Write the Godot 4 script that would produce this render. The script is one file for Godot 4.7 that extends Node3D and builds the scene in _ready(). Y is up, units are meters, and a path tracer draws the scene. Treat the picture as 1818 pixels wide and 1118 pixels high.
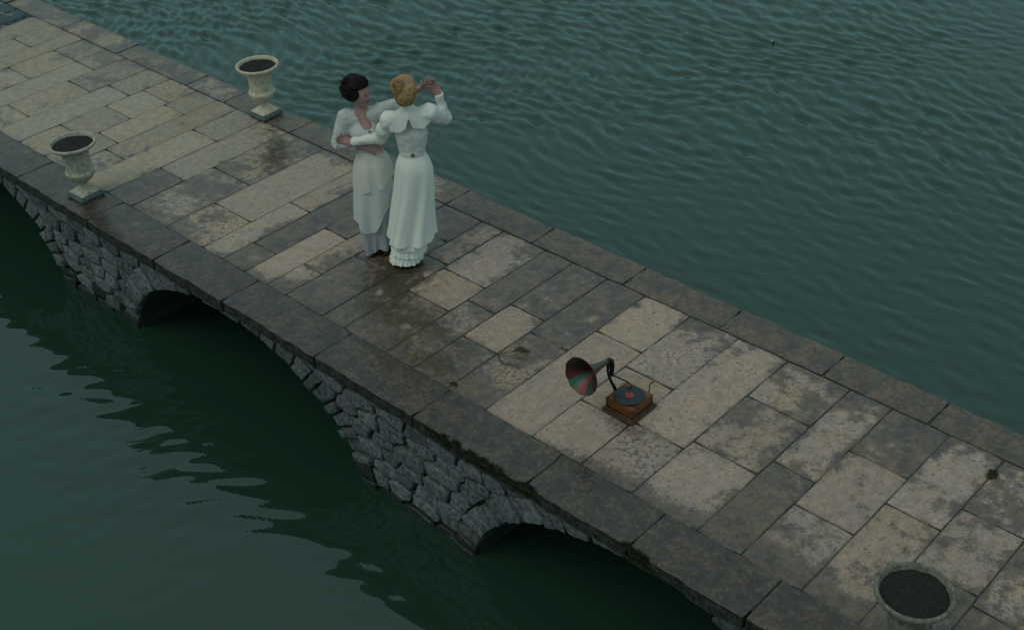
extends Node3D
# A stone bridge over a lake, seen from above on an overcast evening. x runs along the bridge, y up, z across it.
const WATER := -1.2
const Z_NEAR := -4.47
const Z_FAR := -7.04
const ZN := -4.87
const ZF := -6.72
const TEX_W := 1240
const TEX_H := 470
const PX := 0.006
const TX := [-15.42, -8.06]
const TZ := -7.15

var M := {}
var rng := RandomNumberGenerator.new()
# paving: start of each course, and for each the splits from the far joint to the near one with dryness and mottle of each slab
var COURSES := [
	[-14.72, [-5.5], [.75, .6], [.1, .1]], [-14.30, [-6.2], [.8, .8], [.1, .1]], [-13.89, [], [.9], [.1]], [-13.59, [-6.32, -5.74], [.5, .75, .6], [.2, .1, .1]],
	[-13.09, [-6.32], [.5, .92], [.2, .0]], [-12.70, [-5.98, -5.24], [.55, .75, .6], [.3, .1, .1]], [-12.23, [-6.19], [.7, .92], [.2, .05]],
	[-11.81, [-6.36, -5.89, -5.35], [.7, .92, .85, .75], [.2, .05, .1, .1]], [-11.32, [-6.3, -5.5], [.72, .85, .7], [.3, .1, .2]], [-10.95, [-5.35], [.7, .6], [.3, .2]],
	[-10.60, [-6.15], [.72, .86], [.3, .1]], [-10.18, [-5.47], [.82, .12], [.2, .2]], [-9.77, [-5.81], [.4, .42], [.4, .3]], [-9.20, [-5.405], [.98, .6], [.15, .5]],
	[-8.65, [-5.85], [.62, .75], [.2, .2]], [-8.36, [-5.21], [.08, .45], [.1, .2]], [-8.05, [-5.765], [.2, .97], [.2, .1]], [-7.745, [-5.265], [.55, .6], [.3, .3]],
	[-7.50, [-6.28, -5.63], [.3, .35, .25], [.3, .4, .3]], [-7.03, [-6.03], [.55, .25], [.3, .3]], [-6.77, [-5.98, -5.565], [.72, .85, .35], [.3, .1, .6]],
	[-6.28, [-5.77], [.12, .45], [.2, .7]], [-5.97, [-5.95, -5.405], [.25, .95, .28], [.3, .1, .6]], [-5.60, [-5.775], [.12, .42], [.3, .7]],
	[-5.21, [-6.11], [.9, .97], [.2, .1]], [-4.76, [-5.91, -5.40], [.66, .95, .86], [.5, .25, .3]], [-4.31, [-5.445], [.75, .82], [.3, .75]],
	[-3.87, [-6.19, -5.55], [.5, .5, .8], [.4, .3, .3]], [-3.34, [-5.73], [.68, .3], [.3, .3]], [-3.01, [-6.145, -5.475], [.28, .85, .6], [.3, .15, .3]],
	[-2.57, [-5.855], [.72, .76], [.2, .2]], [-2.18, [-6.12, -5.505], [.62, .72, .5], [.2, .2, .3]], [-1.755, [-5.42], [.5, .4], [.3, .3]], [-1.30, [-5.9], [.6, .5], [.2, .2]],
	[-0.85, [-5.5], [.6, .5], [.2, .2]], [-0.40, [-6.0], [.6, .5], [.2, .2]]]
const X_END := 0.05
const COPE_N := [-15.4, -13.9, -12.4, -11.13, -9.88, -8.82, -7.84, -6.66, -5.56, -4.46, -3.58, -2.70, -1.72, -0.8, 0.05]
const COPE_F := [-15.4, -14.1, -12.9, -11.53, -10.85, -9.74, -8.62, -7.5, -6.45, -5.45, -4.50, -3.58, -2.74, -1.7, -0.8, 0.05]
# brown and ochre stains on the paving: x, z, radius along x, radius along z, strength, kind (0 brown, 1 ochre, 2 rust)
const STAINS := [[-9.68, -6.5, .26, .2, 1.0, 0], [-9.45, -6.2, .22, .2, .8, 0], [-11.0, -6.45, .5, .22, .8, 1], [-10.7, -6.2, .35, .22, .5, 1], [-6.9, -5.5, .3, .34, 1.25, 0], [-6.95, -5.72, .34, .26, 1.1, 0], [-7.25, -5.75, .26, .2, 1.0, 0], [-6.75, -5.2, .24, .22, .8, 0],
	[-6.55, -5.7, .2, .17, .55, 2], [-6.2, -5.2, .32, .24, 1.1, 0], [-5.85, -5.05, .24, .18, 1.0, 0], [-5.75, -5.35, .2, .15, .8, 0], [-4.48, -5.12, .22, .17, .6, 2], [-8.95, -5.3, .2, .12, .8, 0],
	[-12.6, -6.55, .5, .16, .5, 2], [-4.33, -5.36, .2, .1, .9, 0], [-13.3, -6.5, .4, .2, .5, 2], [-3.2, -5.4, .14, .2, .6, 2], [-7.25, -6.0, .2, .2, .5, 0], [-6.5, -5.25, .2, .2, .8, 0]]

class Shape:
	var v := PackedVector3Array()
	var ix := PackedInt32Array()
	var uv := PackedVector2Array()
	var flat := false
	func quad(a: int, b: int, c: int, d: int):
		ix.append_array(PackedInt32Array([a, b, c, a, c, d]))
	func tri(a: int, b: int, c: int):
		ix.append_array(PackedInt32Array([a, b, c]))
	func add(o: Shape, t := Transform3D.IDENTITY):
		var n := v.size()
		for p in o.v: v.append(t * p)
		for i in o.ix: ix.append(i + n)
	func normals() -> PackedVector3Array:
		var n := PackedVector3Array(); n.resize(v.size())
		for i in range(0, ix.size(), 3):
			var a := ix[i]; var b := ix[i + 1]; var c := ix[i + 2]
			var f := (v[c] - v[a]).cross(v[b] - v[a])
			n[a] += f; n[b] += f; n[c] += f
		for i in n.size(): n[i] = n[i].normalized()
		return n
	func split():
		var nv := PackedVector3Array(); var nu := PackedVector2Array(); var ni := PackedInt32Array()
		for i in ix.size():
			nv.append(v[ix[i]]); ni.append(i)
			if uv.size() > 0: nu.append(uv[ix[i]])
		v = nv; uv = nu; ix = ni
	func arrays() -> Array:
		if flat: split()
		var a := []; a.resize(Mesh.ARRAY_MAX)
		a[Mesh.ARRAY_VERTEX] = v; a[Mesh.ARRAY_NORMAL] = normals(); a[Mesh.ARRAY_INDEX] = ix
		if uv.size() == v.size() and v.size() > 0: a[Mesh.ARRAY_TEX_UV] = uv
		return a
	func mesh() -> ArrayMesh:
		var m := ArrayMesh.new(); m.add_surface_from_arrays(Mesh.PRIMITIVE_TRIANGLES, arrays()); return m
	# a tube through points with a radius at each
	func tube(p: Array, r: Array, sides := 8, caps := true):
		var n0 := v.size(); var up := Vector3(.31, .87, .39)
		for i in p.size():
			var d: Vector3 = (p[mini(i + 1, p.size() - 1)] - p[maxi(i - 1, 0)]).normalized()
			var s := d.cross(up)
			if s.length() < .05: s = d.cross(Vector3(1, 0, 0))
			s = s.normalized(); var t := s.cross(d).normalized(); up = t
			for k in sides:
				var a := TAU * k / sides
				v.append(p[i] + (s * cos(a) + t * sin(a)) * float(r[i]))
		for i in p.size() - 1:
			for k in sides:
				var a := n0 + i * sides + k; var b := n0 + i * sides + (k + 1) % sides
				quad(a, b, b + sides, a + sides)
		if caps:
			var c := v.size(); v.append(p[0]); v.append(p[p.size() - 1])
			var l := n0 + (p.size() - 1) * sides
			for k in sides:
				tri(c, n0 + (k + 1) % sides, n0 + k); tri(c + 1, l + k, l + (k + 1) % sides)
	# a profile of [radius, height] turned round the y axis; rim turns a round ring into a rounded square where square > 0
	func lathe(pr: Array, sides := 40, center := Vector3.ZERO):
		var n0 := v.size()
		for q in pr:
			for k in sides:
				var a := TAU * k / sides
				var r: float = q[0]
				if q.size() > 2: r *= lerpf(1.0, 1.0 / maxf(absf(cos(a)), absf(sin(a))), float(q[2]))
				v.append(center + Vector3(cos(a) * r, q[1], sin(a) * r))
		for i in pr.size() - 1:
			for k in sides:
				var a := n0 + i * sides + k; var b := n0 + i * sides + (k + 1) % sides
				quad(a, a + sides, b + sides, b)
	# a box with chamfered edges
	func box(c: Vector3, s: Vector3, ch := .003):
		var h := s * .5; var pts := []
		var n0 := v.size()
		for y in [[-1, 1], [-1, 0], [1, 0], [1, 1]]:
			var yy: float = h.y * y[0] - (ch * y[0] if y[1] == 0 else 0.0)
			var g: float = ch if y[1] == 1 else 0.0
			var e := Vector2(h.x - g, h.z - g); var k := ch * (.6 if y[1] == 1 else 1.0)
			for q in [[-1, -1, 1, 0], [-1, -1, 0, 1], [-1, 1, 0, -1], [-1, 1, 1, 0], [1, 1, -1, 0], [1, 1, 0, -1], [1, -1, 0, 1], [1, -1, -1, 0]]:
				v.append(c + Vector3(q[0] * e.x + q[2] * k, yy, q[1] * e.y + q[3] * k))
		for i in 3:
			for k in 8:
				var a := n0 + i * 8 + k; var b := n0 + i * 8 + (k + 1) % 8
				quad(a, a + 8, b + 8, b)
		for k in range(1, 7):
			tri(n0, n0 + k, n0 + k + 1); tri(n0 + 24, n0 + 25 + k, n0 + 24 + k)

class Field:
	var lo: Vector3
	var c: float
	var nx: int
	var ny: int
	var nz: int
	var f := PackedFloat32Array()
	func _init(a: Vector3, b: Vector3, cell: float):
		lo = a; c = cell
		nx = int((b.x - a.x) / c) + 2; ny = int((b.y - a.y) / c) + 2; nz = int((b.z - a.z) / c) + 2
		f.resize(nx * ny * nz); f.fill(1.0)
	# a tapered capsule joined with a smooth minimum; sub > 0 carves instead
	func cap(a: Vector3, b: Vector3, ra: float, rb: float, k := .03, carve := false):
		var m := maxf(ra, rb) + k + 3.0 * c
		var x0 := maxi(int((minf(a.x, b.x) - m - lo.x) / c), 0); var x1 := mini(int((maxf(a.x, b.x) + m - lo.x) / c) + 1, nx)
		var y0 := maxi(int((minf(a.y, b.y) - m - lo.y) / c), 0); var y1 := mini(int((maxf(a.y, b.y) + m - lo.y) / c) + 1, ny)
		var z0 := maxi(int((minf(a.z, b.z) - m - lo.z) / c), 0); var z1 := mini(int((maxf(a.z, b.z) + m - lo.z) / c) + 1, nz)
		var ab := b - a; var l2 := maxf(ab.length_squared(), 1e-9)
		for z in range(z0, z1):
			for y in range(y0, y1):
				var at := (z * ny + y) * nx
				for x in range(x0, x1):
					var p := Vector3(lo.x + x * c, lo.y + y * c, lo.z + z * c) - a
					var t := clampf(p.dot(ab) / l2, 0.0, 1.0)
					var d := (p - ab * t).length() - lerpf(ra, rb, t)
					var o := f[at + x]
					if carve:
						d = -d; var hh := maxf(k - absf(o - d), 0.0) / k
						f[at + x] = maxf(o, d) + hh * hh * k * .25
					else:
						var h := maxf(k - absf(o - d), 0.0) / k
						f[at + x] = minf(o, d) - h * h * k * .25
	func wrinkle(noise: FastNoiseLite, amp: float, s: Vector3):
		for z in nz:
			for y in ny:
				var at := (z * ny + y) * nx
				for x in nx:
					if absf(f[at + x]) < .03: f[at + x] += amp * noise.get_noise_3d((lo.x + x * c) * s.x, (lo.y + y * c) * s.y, (lo.z + z * c) * s.z)
	func net(out: Shape):
		var id := PackedInt32Array(); id.resize(nx * ny * nz); id.fill(-1)
		var st := [1, nx, nx * ny]
		var off := [0, 1, nx, nx + 1, nx * ny, nx * ny + 1, nx * ny + nx, nx * ny + nx + 1]
		var edges := [[0, 1], [2, 3], [4, 5], [6, 7], [0, 2], [1, 3], [4, 6], [5, 7], [0, 4], [1, 5], [2, 6], [3, 7]]
		for z in nz - 1:
			for y in ny - 1:
				for x in nx - 1:
					var i := (z * ny + y) * nx + x
					var d0 := f[i]
					if d0 > .2: continue
					var s := 0
					for k in 8:
						if f[i + off[k]] < 0.0: s += 1
					if s == 0 or s == 8: continue
					var p := Vector3.ZERO; var n := 0
					for e in edges:
						var da := f[i + off[e[0]]]; var db := f[i + off[e[1]]]
						if (da < 0.0) != (db < 0.0):
							var t := da / (da - db)
							var A := Vector3(e[0] & 1, (e[0] >> 1) & 1, e[0] >> 2); var B := Vector3(e[1] & 1, (e[1] >> 1) & 1, e[1] >> 2)
							p += A.lerp(B, t); n += 1
					id[i] = out.v.size()
					out.v.append(lo + (Vector3(x, y, z) + p / n) * c)
		for z in range(1, nz - 1):
			for y in range(1, ny - 1):
				for x in range(1, nx - 1):
					var i := (z * ny + y) * nx + x
					if f[i] > .2: continue
					var inside := f[i] < 0.0
					for ax in 3:
						if (f[i + st[ax]] < 0.0) == inside: continue
						var u: int = st[(ax + 1) % 3]; var w: int = st[(ax + 2) % 3]
						var q := [id[i], id[i - u], id[i - u - w], id[i - w]]
						if q.min() < 0: continue
						if inside: out.quad(q[0], q[3], q[2], q[1])
						else: out.quad(q[0], q[1], q[2], q[3])

# ---------------------------------------------------------------- helpers
func lin(r: float, g: float, b: float) -> Color:
	return Color(r, g, b).linear_to_srgb()
func mat(key: String, col: Color, rough := .8, spec := .5) -> StandardMaterial3D:
	var m := StandardMaterial3D.new(); m.resource_name = key; m.albedo_color = col; m.roughness = rough; m.metallic_specular = spec
	M[key] = m; return m
# a material with a noise colour laid on from three sides
func rough_mat(key: String, cols: Array, size: float, rough := .85, bump := 1.0, seed_ := 1, world := true, freq := .012) -> StandardMaterial3D:
	var m := mat(key, Color.WHITE, rough)
	var n := FastNoiseLite.new(); n.seed = seed_; n.frequency = freq; n.fractal_octaves = 6; n.fractal_gain = .62
	var g := Gradient.new(); g.offsets = PackedFloat32Array(); g.colors = PackedColorArray()
	for i in cols.size(): g.add_point(lerpf(.22, .78, float(i) / (cols.size() - 1)), cols[i])
	var t := NoiseTexture2D.new(); t.width = 512; t.height = 512; t.seamless = true; t.noise = n; t.color_ramp = g
	m.albedo_texture = t
	if bump > 0:
		var t2 := NoiseTexture2D.new(); t2.width = 512; t2.height = 512; t2.seamless = true; t2.noise = n; t2.as_normal_map = true; t2.bump_strength = 6.0
		m.normal_enabled = true; m.normal_texture = t2; m.normal_scale = bump
	m.uv1_triplanar = true; m.uv1_world_triplanar = world; m.uv1_scale = Vector3.ONE / size
	return m
func part(s: Variant, called: String, m: Material, parent: Node) -> MeshInstance3D:
	var o := MeshInstance3D.new(); o.name = called
	o.mesh = s.mesh() if s is Shape else s
	o.material_override = m; parent.add_child(o, true); return o
func thing(called: String, label: String, category: String, at := Vector3.ZERO, turn := 0.0, group := "") -> Node3D:
	var o := Node3D.new(); o.name = called; add_child(o, true); o.position = at; o.rotation.y = turn
	o.set_meta("label", label); o.set_meta("category", category)
	if group: o.set_meta("group", group)
	return o
func noise(s: int, fr: float, oct := 4) -> FastNoiseLite:
	var n := FastNoiseLite.new(); n.seed = s; n.frequency = fr; n.fractal_octaves = oct; n.noise_type = FastNoiseLite.TYPE_SIMPLEX_SMOOTH; return n
func sstep(a: float, b: float, x: float) -> float:
	var t := clampf((x - a) / (b - a), 0.0, 1.0); return t * t * (3.0 - 2.0 * t)

func _ready():
	rng.seed = 7
	set_view()
	make_materials()
	make_water()
	make_bridge()
	make_urns()
	make_gramophone()
	make_women()
	make_small_things()

func set_view():
	var cam := Camera3D.new(); cam.name = "camera"; add_child(cam)
	var r := Vector3(0.72937337, -0.04794981, -0.68243337); var u := Vector3(-0.36865068, 0.81276796, -0.45111519); var f := Vector3(-0.57629087, -0.58061093, -0.57513458)
	cam.transform = Transform3D(Basis(r, u, -f).orthonormalized(), Vector3(0, 5.9, 0))
	cam.fov = rad_to_deg(2.0 * atan(559.0 / 2283.94)); cam.near = .1; cam.far = 900.0; cam.current = true
	var we := WorldEnvironment.new(); we.name = "world_environment"; var e := Environment.new(); we.environment = e
	var sm := ProceduralSkyMaterial.new()
	sm.sky_top_color = lin(.385, .57, .61); sm.sky_horizon_color = lin(.215, .49, .535); sm.sky_curve = .3
	sm.ground_bottom_color = Color(.08, .12, .11); sm.ground_horizon_color = Color(.3, .38, .38); sm.sun_angle_max = 1.0
	var sky := Sky.new(); sky.sky_material = sm
	e.background_mode = Environment.BG_SKY; e.sky = sky; e.background_energy_multiplier = 1.0
	e.tonemap_mode = Environment.TONE_MAPPER_LINEAR; e.tonemap_exposure = .76
	e.sdfgi_enabled = true; e.ssao_enabled = true; e.ssil_enabled = true
	add_child(we)
	var sun := DirectionalLight3D.new(); sun.name = "overcast_sun"; sun.light_energy = .3; sun.light_angular_distance = 40.0; sun.light_color = Color(.92, 1.0, .95); sun.shadow_enabled = true
	add_child(sun); sun.look_at_from_position(Vector3(-6, 12, 6), Vector3(-4, 0, -2))

# ---------------------------------------------------------------- materials
func make_materials():
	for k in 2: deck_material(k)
	rough_mat("moss_stone", [lin(.007, .007, .004), lin(.018, .017, .01), lin(.032, .03, .02), lin(.06, .06, .052)], .5, .9, 1.0, 4)
	rough_mat("mortar", [lin(.012, .011, .009), lin(.03, .027, .022), lin(.05, .045, .038)], .4, .95, 1.0, 5)
	rough_mat("core", [lin(.008, .006, .005), lin(.018, .014, .012), lin(.035, .03, .026)], .6, .9, 1.0, 6)
	rough_mat("joint", [lin(.03, .027, .023), lin(.058, .052, .045), lin(.09, .078, .064)], .25, .9, .6, 7)
	for k in 4:
		var t: float = [.88, .74, 1.0, .6][k]
		rough_mat("rubble_%d" % k, [lin(.06 * t, .06 * t, .062 * t), lin(.13 * t, .132 * t, .138 * t), lin(.18 * t, .178 * t, .182 * t), lin(.265 * t, .25 * t, .247 * t)], .35 + .07 * k, .85, 1.2, 10 + k)
	rough_mat("rubble_wet", [lin(.012, .012, .010), lin(.025, .024, .020), lin(.05, .048, .043)], .3, .45, 1.2, 15)
	rough_mat("urn_stone", [lin(.42, .325, .22), lin(.58, .465, .34), lin(.66, .54, .40), lin(.72, .595, .45)], .42, .8, .7, 21)
	rough_mat("urn_lichen", [lin(.22, .185, .135), lin(.38, .32, .25), lin(.49, .41, .315), lin(.58, .48, .37)], .3, .85, .9, 22)
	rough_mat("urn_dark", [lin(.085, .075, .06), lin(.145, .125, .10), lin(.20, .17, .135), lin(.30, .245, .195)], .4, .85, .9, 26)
	rough_mat("plinth_stone", [lin(.05, .06, .06), lin(.095, .115, .115), lin(.15, .17, .168)], .3, .75, .9, 23)
	rough_mat("soil", [lin(.005, .004, .0035), lin(.014, .011, .009), lin(.04, .032, .027)], .12, .95, 1.5, 24)
	rough_mat("wood", [lin(.075, .02, .005), lin(.17, .048, .010), lin(.25, .078, .018)], .12, .35, .2, 31, false, .02)
	M.wood.uv1_scale = Vector3(3, 22, 3)
	rough_mat("wood_dark", [lin(.045, .016, .008), lin(.085, .033, .015), lin(.12, .05, .024)], .12, .4, .2, 32, false, .02)
	M.wood_dark.uv1_scale = Vector3(3, 22, 3)
	mat("iron", lin(.02, .018, .018), .35); M.iron.metallic = .6
	mat("brass", lin(.28, .12, .08), .4); M.brass.metallic = .7
	mat("shellac", lin(.012, .016, .02), .28, .5)
	mat("label_red", lin(.42, .035, .045), .5); mat("felt", lin(.03, .03, .03), .95)
	rough_mat("horn_red", [lin(.08, .006, .009), lin(.19, .014, .021), lin(.27, .024, .034)], .1, .4, .1, 33, false)
	rough_mat("horn_green", [lin(.012, .045, .026), lin(.024, .095, .06), lin(.04, .14, .095)], .1, .4, .1, 34, false)
	rough_mat("horn_dark", [lin(.010, .007, .003), lin(.022, .015, .006), lin(.036, .026, .012)], .1, .4, .1, 35, false)
	mat("horn_maroon", lin(.085, .006, .010), .45); mat("horn_rose", lin(.24, .038, .045), .45); mat("horn_moss", lin(.022, .042, .028), .45)
	fabric("bodice_lace", lin(.70, .645, .595))
	fabric("white_cotton", lin(.86, .79, .725)); fabric("lace_white", lin(.88, .82, .75)); fabric("pale_voile", lin(.62, .575, .56)); fabric("ivory", lin(.70, .62, .56)); fabric("grey_satin", lin(.40, .37, .40))
	mat("skin", lin(.46, .245, .21), .55); M.skin.subsurf_scatter_enabled = true; M.skin.subsurf_scatter_strength = .15
	mat("skin_pink", lin(.40, .165, .145), .55)
	rough_mat("hair_blonde", [lin(.22, .10, .035), lin(.42, .22, .085), lin(.64, .38, .17)], .06, .5, .5, 41, false, .03); M.hair_blonde.uv1_scale = Vector3(30, 8, 30)
	rough_mat("hair_dark", [lin(.006, .004, .004), lin(.014, .009, .008), lin(.024, .016, .013)], .06, .5, .5, 42, false, .03)
	M.hair_dark.metallic_specular = .25; M.hair_dark.roughness = .6
	mat("leather", lin(.012, .01, .01), .4); mat("lips", lin(.25, .05, .05), .5); mat("eye_dark", lin(.03, .02, .018), .3); mat("ribbon", lin(.12, .1, .09), .6)
	rough_mat("moss", [lin(.008, .010, .003), lin(.018, .023, .006), lin(.038, .045, .011)], .08, .95, .5, 51)
	rough_mat("moss_bright", [lin(.02, .03, .005), lin(.05, .065, .012), lin(.09, .105, .022)], .08, .95, .5, 53)
	rough_mat("dry_leaf", [lin(.03, .025, .012), lin(.06, .055, .028)], .05, .7, .3, 52)
	mat("twig_bark", lin(.045, .028, .02), .8); mat("pale_leaf", lin(.40, .33, .24), .6)
	var w := mat("water", lin(.016, .043, .027), .03, .56)
	w.resource_name = "water"
func fabric(key: String, col: Color):
	var m := mat(key, col, .9, .3)
	var n := noise(61, .05, 5); var t := NoiseTexture2D.new(); t.width = 256; t.height = 256; t.seamless = true; t.noise = n; t.as_normal_map = true; t.bump_strength = 5.0
	m.normal_enabled = true; m.normal_texture = t; m.normal_scale = .5; m.uv1_triplanar = true; m.uv1_scale = Vector3(7, 3, 7)
	m.rim_enabled = true; m.rim = .3; m.rim_tint = .5
	m.backlight_enabled = true; m.backlight = Color(.12, .12, .12)

# colour, gloss and relief of the paving for one half of the bridge: dry limestone, rain-wet stone with ragged outlines, lichen spots, brown stains, and vignette shade painted into the right-hand slabs
func slab_dry(x: float, z: float) -> float:
	if z > ZN: return .06
	if z < ZF: return .3 if x > -10.9 else .45
	var ci := 0
	while ci < COURSES.size() - 1 and COURSES[ci + 1][0] <= x: ci += 1
	var k := 0
	while k < COURSES[ci][1].size() and COURSES[ci][1][k] < z: k += 1
	return COURSES[ci][2][k]
func deck_material(half: int):
	var gw := 188; var gh := 72; var raw := PackedFloat32Array(); raw.resize(gw * gh); var dm := PackedFloat32Array(); dm.resize(gw * gh)
	for j in gh:
		for i in gw: raw[j * gw + i] = slab_dry(TX[half] + (i + .5) * .04, TZ + (j + .5) * .04)
	for j in gh:
		for i in gw:
			var a := 0.0
			for v in range(-3, 4):
				for u in range(-3, 4): a += raw[clampi(j + v, 0, gh - 1) * gw + clampi(i + u, 0, gw - 1)]
			dm[j * gw + i] = a / 49.0
	var W := TEX_W; var H := TEX_H; var x0: float = TX[half]
	var big := noise(100 + half, .013, 4).get_image(W, H).get_data(); var mid := noise(110 + half, .054, 4).get_image(W, H).get_data()
	var fine := noise(120 + half, .22, 3).get_image(W, H).get_data(); var spot := noise(130 + half, .12, 2).get_image(W, H).get_data(); var hue := noise(140 + half, .024, 3).get_image(W, H).get_data()
	var col := PackedByteArray(); col.resize(W * H * 3); var rou := PackedByteArray(); rou.resize(W * H); var hgt := PackedByteArray(); hgt.resize(W * H)
	var near := []; near.resize(W)
	var lut := PackedByteArray(); lut.resize(1025)
	for i in 1025: lut[i] = int(clampf(Color(i / 1024.0, 0, 0).linear_to_srgb().r * 255.0 + .5, 0, 255))
	var stains := STAINS.filter(func(s): return s[0] > x0 - .6 and s[0] < x0 + 8.0)
	for px in W:
		var x := x0 + (px + .5) * PX
		var left := sstep(-7.0, -10.5, x)
		var damp_near := maxf(sstep(-5.0, -4.1, x), sstep(-8.7, -8.0, x) * sstep(-5.1, -5.6, x)); var damp_far := sstep(-9.6, -9.0, x)
		var ci := 0
		while ci < COURSES.size() - 1 and COURSES[ci + 1][0] <= x: ci += 1
		var c: Array = COURSES[ci]
		var cx0: float = c[0]; var cx1: float = COURSES[ci + 1][0] if ci < COURSES.size() - 1 else X_END
		var zs: Array = [ZF] + c[1] + [ZN]
		var ncope := 0
		while COPE_N[ncope + 1] < x: ncope += 1
		var fcope := 0
		while COPE_F[fcope + 1] < x: fcope += 1
		var here := stains.filter(func(s): return absf(s[0] - x) < s[2] * 1.8)
		for pz in H:
			var z := TZ + (pz + .5) * PX
			var i := pz * W + px
			var D: float; var Mo: float; var e: float; var sid: int
			if z > ZN:
				D = .02 + .16 * ((ncope * 37) % 5) / 5.0; Mo = .05; sid = 300 + ncope; e = minf(minf(x - COPE_N[ncope], COPE_N[ncope + 1] - x), minf(z - ZN, Z_NEAR - z))
			elif z < ZF:
				D = .12 + .2 * ((fcope * 53) % 7) / 7.0; Mo = .45; sid = 400 + fcope; e = minf(minf(x - COPE_F[fcope], COPE_F[fcope + 1] - x), minf(z - Z_FAR, ZF - z))
				if x < -10.9: D += .25
			else:
				var k := 0
				while k < zs.size() - 2 and zs[k + 1] < z: k += 1
				D = c[2][k]; Mo = c[3][k]; sid = ci * 5 + k
				e = minf(minf(x - cx0, cx1 - x), minf(z - zs[k], zs[k + 1] - z))
			var n1 := big[i] / 255.0 - .5; var n2 := mid[i] / 255.0 - .5; var n3 := fine[i] / 255.0 - .5; var n4 := spot[i] / 255.0; var n5 := hue[i] / 255.0 - .5
			var gi := clampi(int((x + .3 * n5 - x0) / .04), 0, gw - 1); var gj := clampi(int((z + .3 * n1 - TZ) / .04), 0, gh - 1)
			D = lerpf(D, dm[gj * gw + gi], .5)
			var zw := z + .22 * n1 + .12 * n2
			D -= .38 * sstep(-5.2, -4.86, zw) * damp_near + .28 * sstep(-6.42, -6.78, zw) * damp_far + .14 * sstep(-4.0, -2.6, x)  # last term paints vignette darkening into the right-hand slabs by lowering dryness
			var w := D + .58 * n1 + .32 * n2 + .2 * n3 - .1 * maxf(0.0, 1.0 - e / .06)
			var dry := .5 * sstep(.40, .58, w) + .5 * sstep(.05, 1.0, w)
			var dk := .56 if z > ZN else (.8 if z < ZF else 1.0); var fc := 1.0 if z < ZF else 0.0
			var s1 := ((sid * 7919) % 101) / 101.0 - .5; var s2 := ((sid * 104729) % 97) / 97.0 - .5
			var g := 1.0 + .34 * n2 + .42 * n3 + .22 * s1
			var r_ := lerpf(dk * (.132 + fc * (.02 + .05 * n5) + .10 * n5) * (1.0 + .7 * n2 + .4 * n3), (.435 - .035 * left + .04 * s2 + .07 * n5) * g, dry)
			var g_ := lerpf(dk * (.084 + fc * .008 + .035 * n5) * (1.0 + .7 * n2 + .4 * n3), (.29 + .012 * left + .012 * s2 + .01 * n5) * g, dry)
			var b_ := lerpf(dk * (.064 - .015 * n5) * (1.0 + .7 * n2 + .4 * n3), (.228 + .006 * left - .02 * s2 - .04 * n5) * g, dry)
			var hh := .6 + .25 * n3 + .15 * n2
			# dark lichen and pits
			var sp := sstep(.6, .76, n4 * .6 + .2 + .55 * n3 + .3 * (Mo - .5) + .25 * n1 + .25 * n2) * (.35 + .65 * dry)
			r_ *= 1.0 - .62 * sp; g_ *= 1.0 - .58 * sp; b_ *= 1.0 - .5 * sp; hh -= .2 * sp
			# pale blue-green lichen crust on the wet stones
			var li := sstep(.6, .72, 1.0 - n4 + .4 * n5) * (1.0 - dry) * (.32 if z > ZN else .5)
			r_ = lerpf(r_, .165, li); g_ = lerpf(g_, .145, li); b_ = lerpf(b_, .125, li)
			var brown := 0.0
			for s in here:
				var q := sqrt(pow((x - s[0]) / s[2], 2) + pow((z - s[1]) / s[3], 2))
				var a := sstep(.62, .2, q * .55 + .75 * n2 + .5 * n1 + .25 * n3) * float(s[4]) * clampf(.62 + 1.5 * n3 + .9 * n2, .1, 1.1)
				if a <= 0.0: continue
				a = minf(a, .92); brown = maxf(brown, a)
				if s[5] == 0: r_ = lerpf(r_, .058, a); g_ = lerpf(g_, .04, a); b_ = lerpf(b_, .02, a)
				elif s[5] == 1: r_ = lerpf(r_, .27, a * .7); g_ = lerpf(g_, .19, a * .7); b_ = lerpf(b_, .09, a * .7)
				else: r_ = lerpf(r_, .27, a * .7); g_ = lerpf(g_, .16, a * .7); b_ = lerpf(b_, .10, a * .7)
			if e < .012:
				var q := (1.0 - e / .012) * clampf(.45 + 1.6 * n2 + n1, 0.0, .9)
				r_ = lerpf(r_, .045, q); g_ = lerpf(g_, .045, q); b_ = lerpf(b_, .04, q); hh -= .2 * q
			col[i * 3] = lut[int(clampf(r_, 0.0, 1.0) * 1024.0)]; col[i * 3 + 1] = lut[int(clampf(g_, 0.0, 1.0) * 1024.0)]; col[i * 3 + 2] = lut[int(clampf(b_, 0.0, 1.0) * 1024.0)]
			rou[i] = int(255.0 * clampf(lerpf(.25, .82, dry) + .25 * n3 + .15 * n2 - .12 * brown, .1, 1.0))
			hgt[i] = int(255.0 * clampf(hh, 0.0, 1.0))
	var m := mat("deck_%d" % half, Color.WHITE, 1.0)
	m.albedo_texture = ImageTexture.create_from_image(Image.create_from_data(W, H, false, Image.FORMAT_RGB8, col))
	m.roughness_texture = ImageTexture.create_from_image(Image.create_from_data(W, H, false, Image.FORMAT_L8, rou)); m.roughness_texture_channel = BaseMaterial3D.TEXTURE_CHANNEL_RED
	var hi := Image.create_from_data(W, H, false, Image.FORMAT_L8, hgt); hi.convert(Image.FORMAT_RGBA8); hi.bump_map_to_normal_map(3.0)
	m.normal_enabled = true; m.normal_texture = ImageTexture.create_from_image(hi); m.normal_scale = .55

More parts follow.
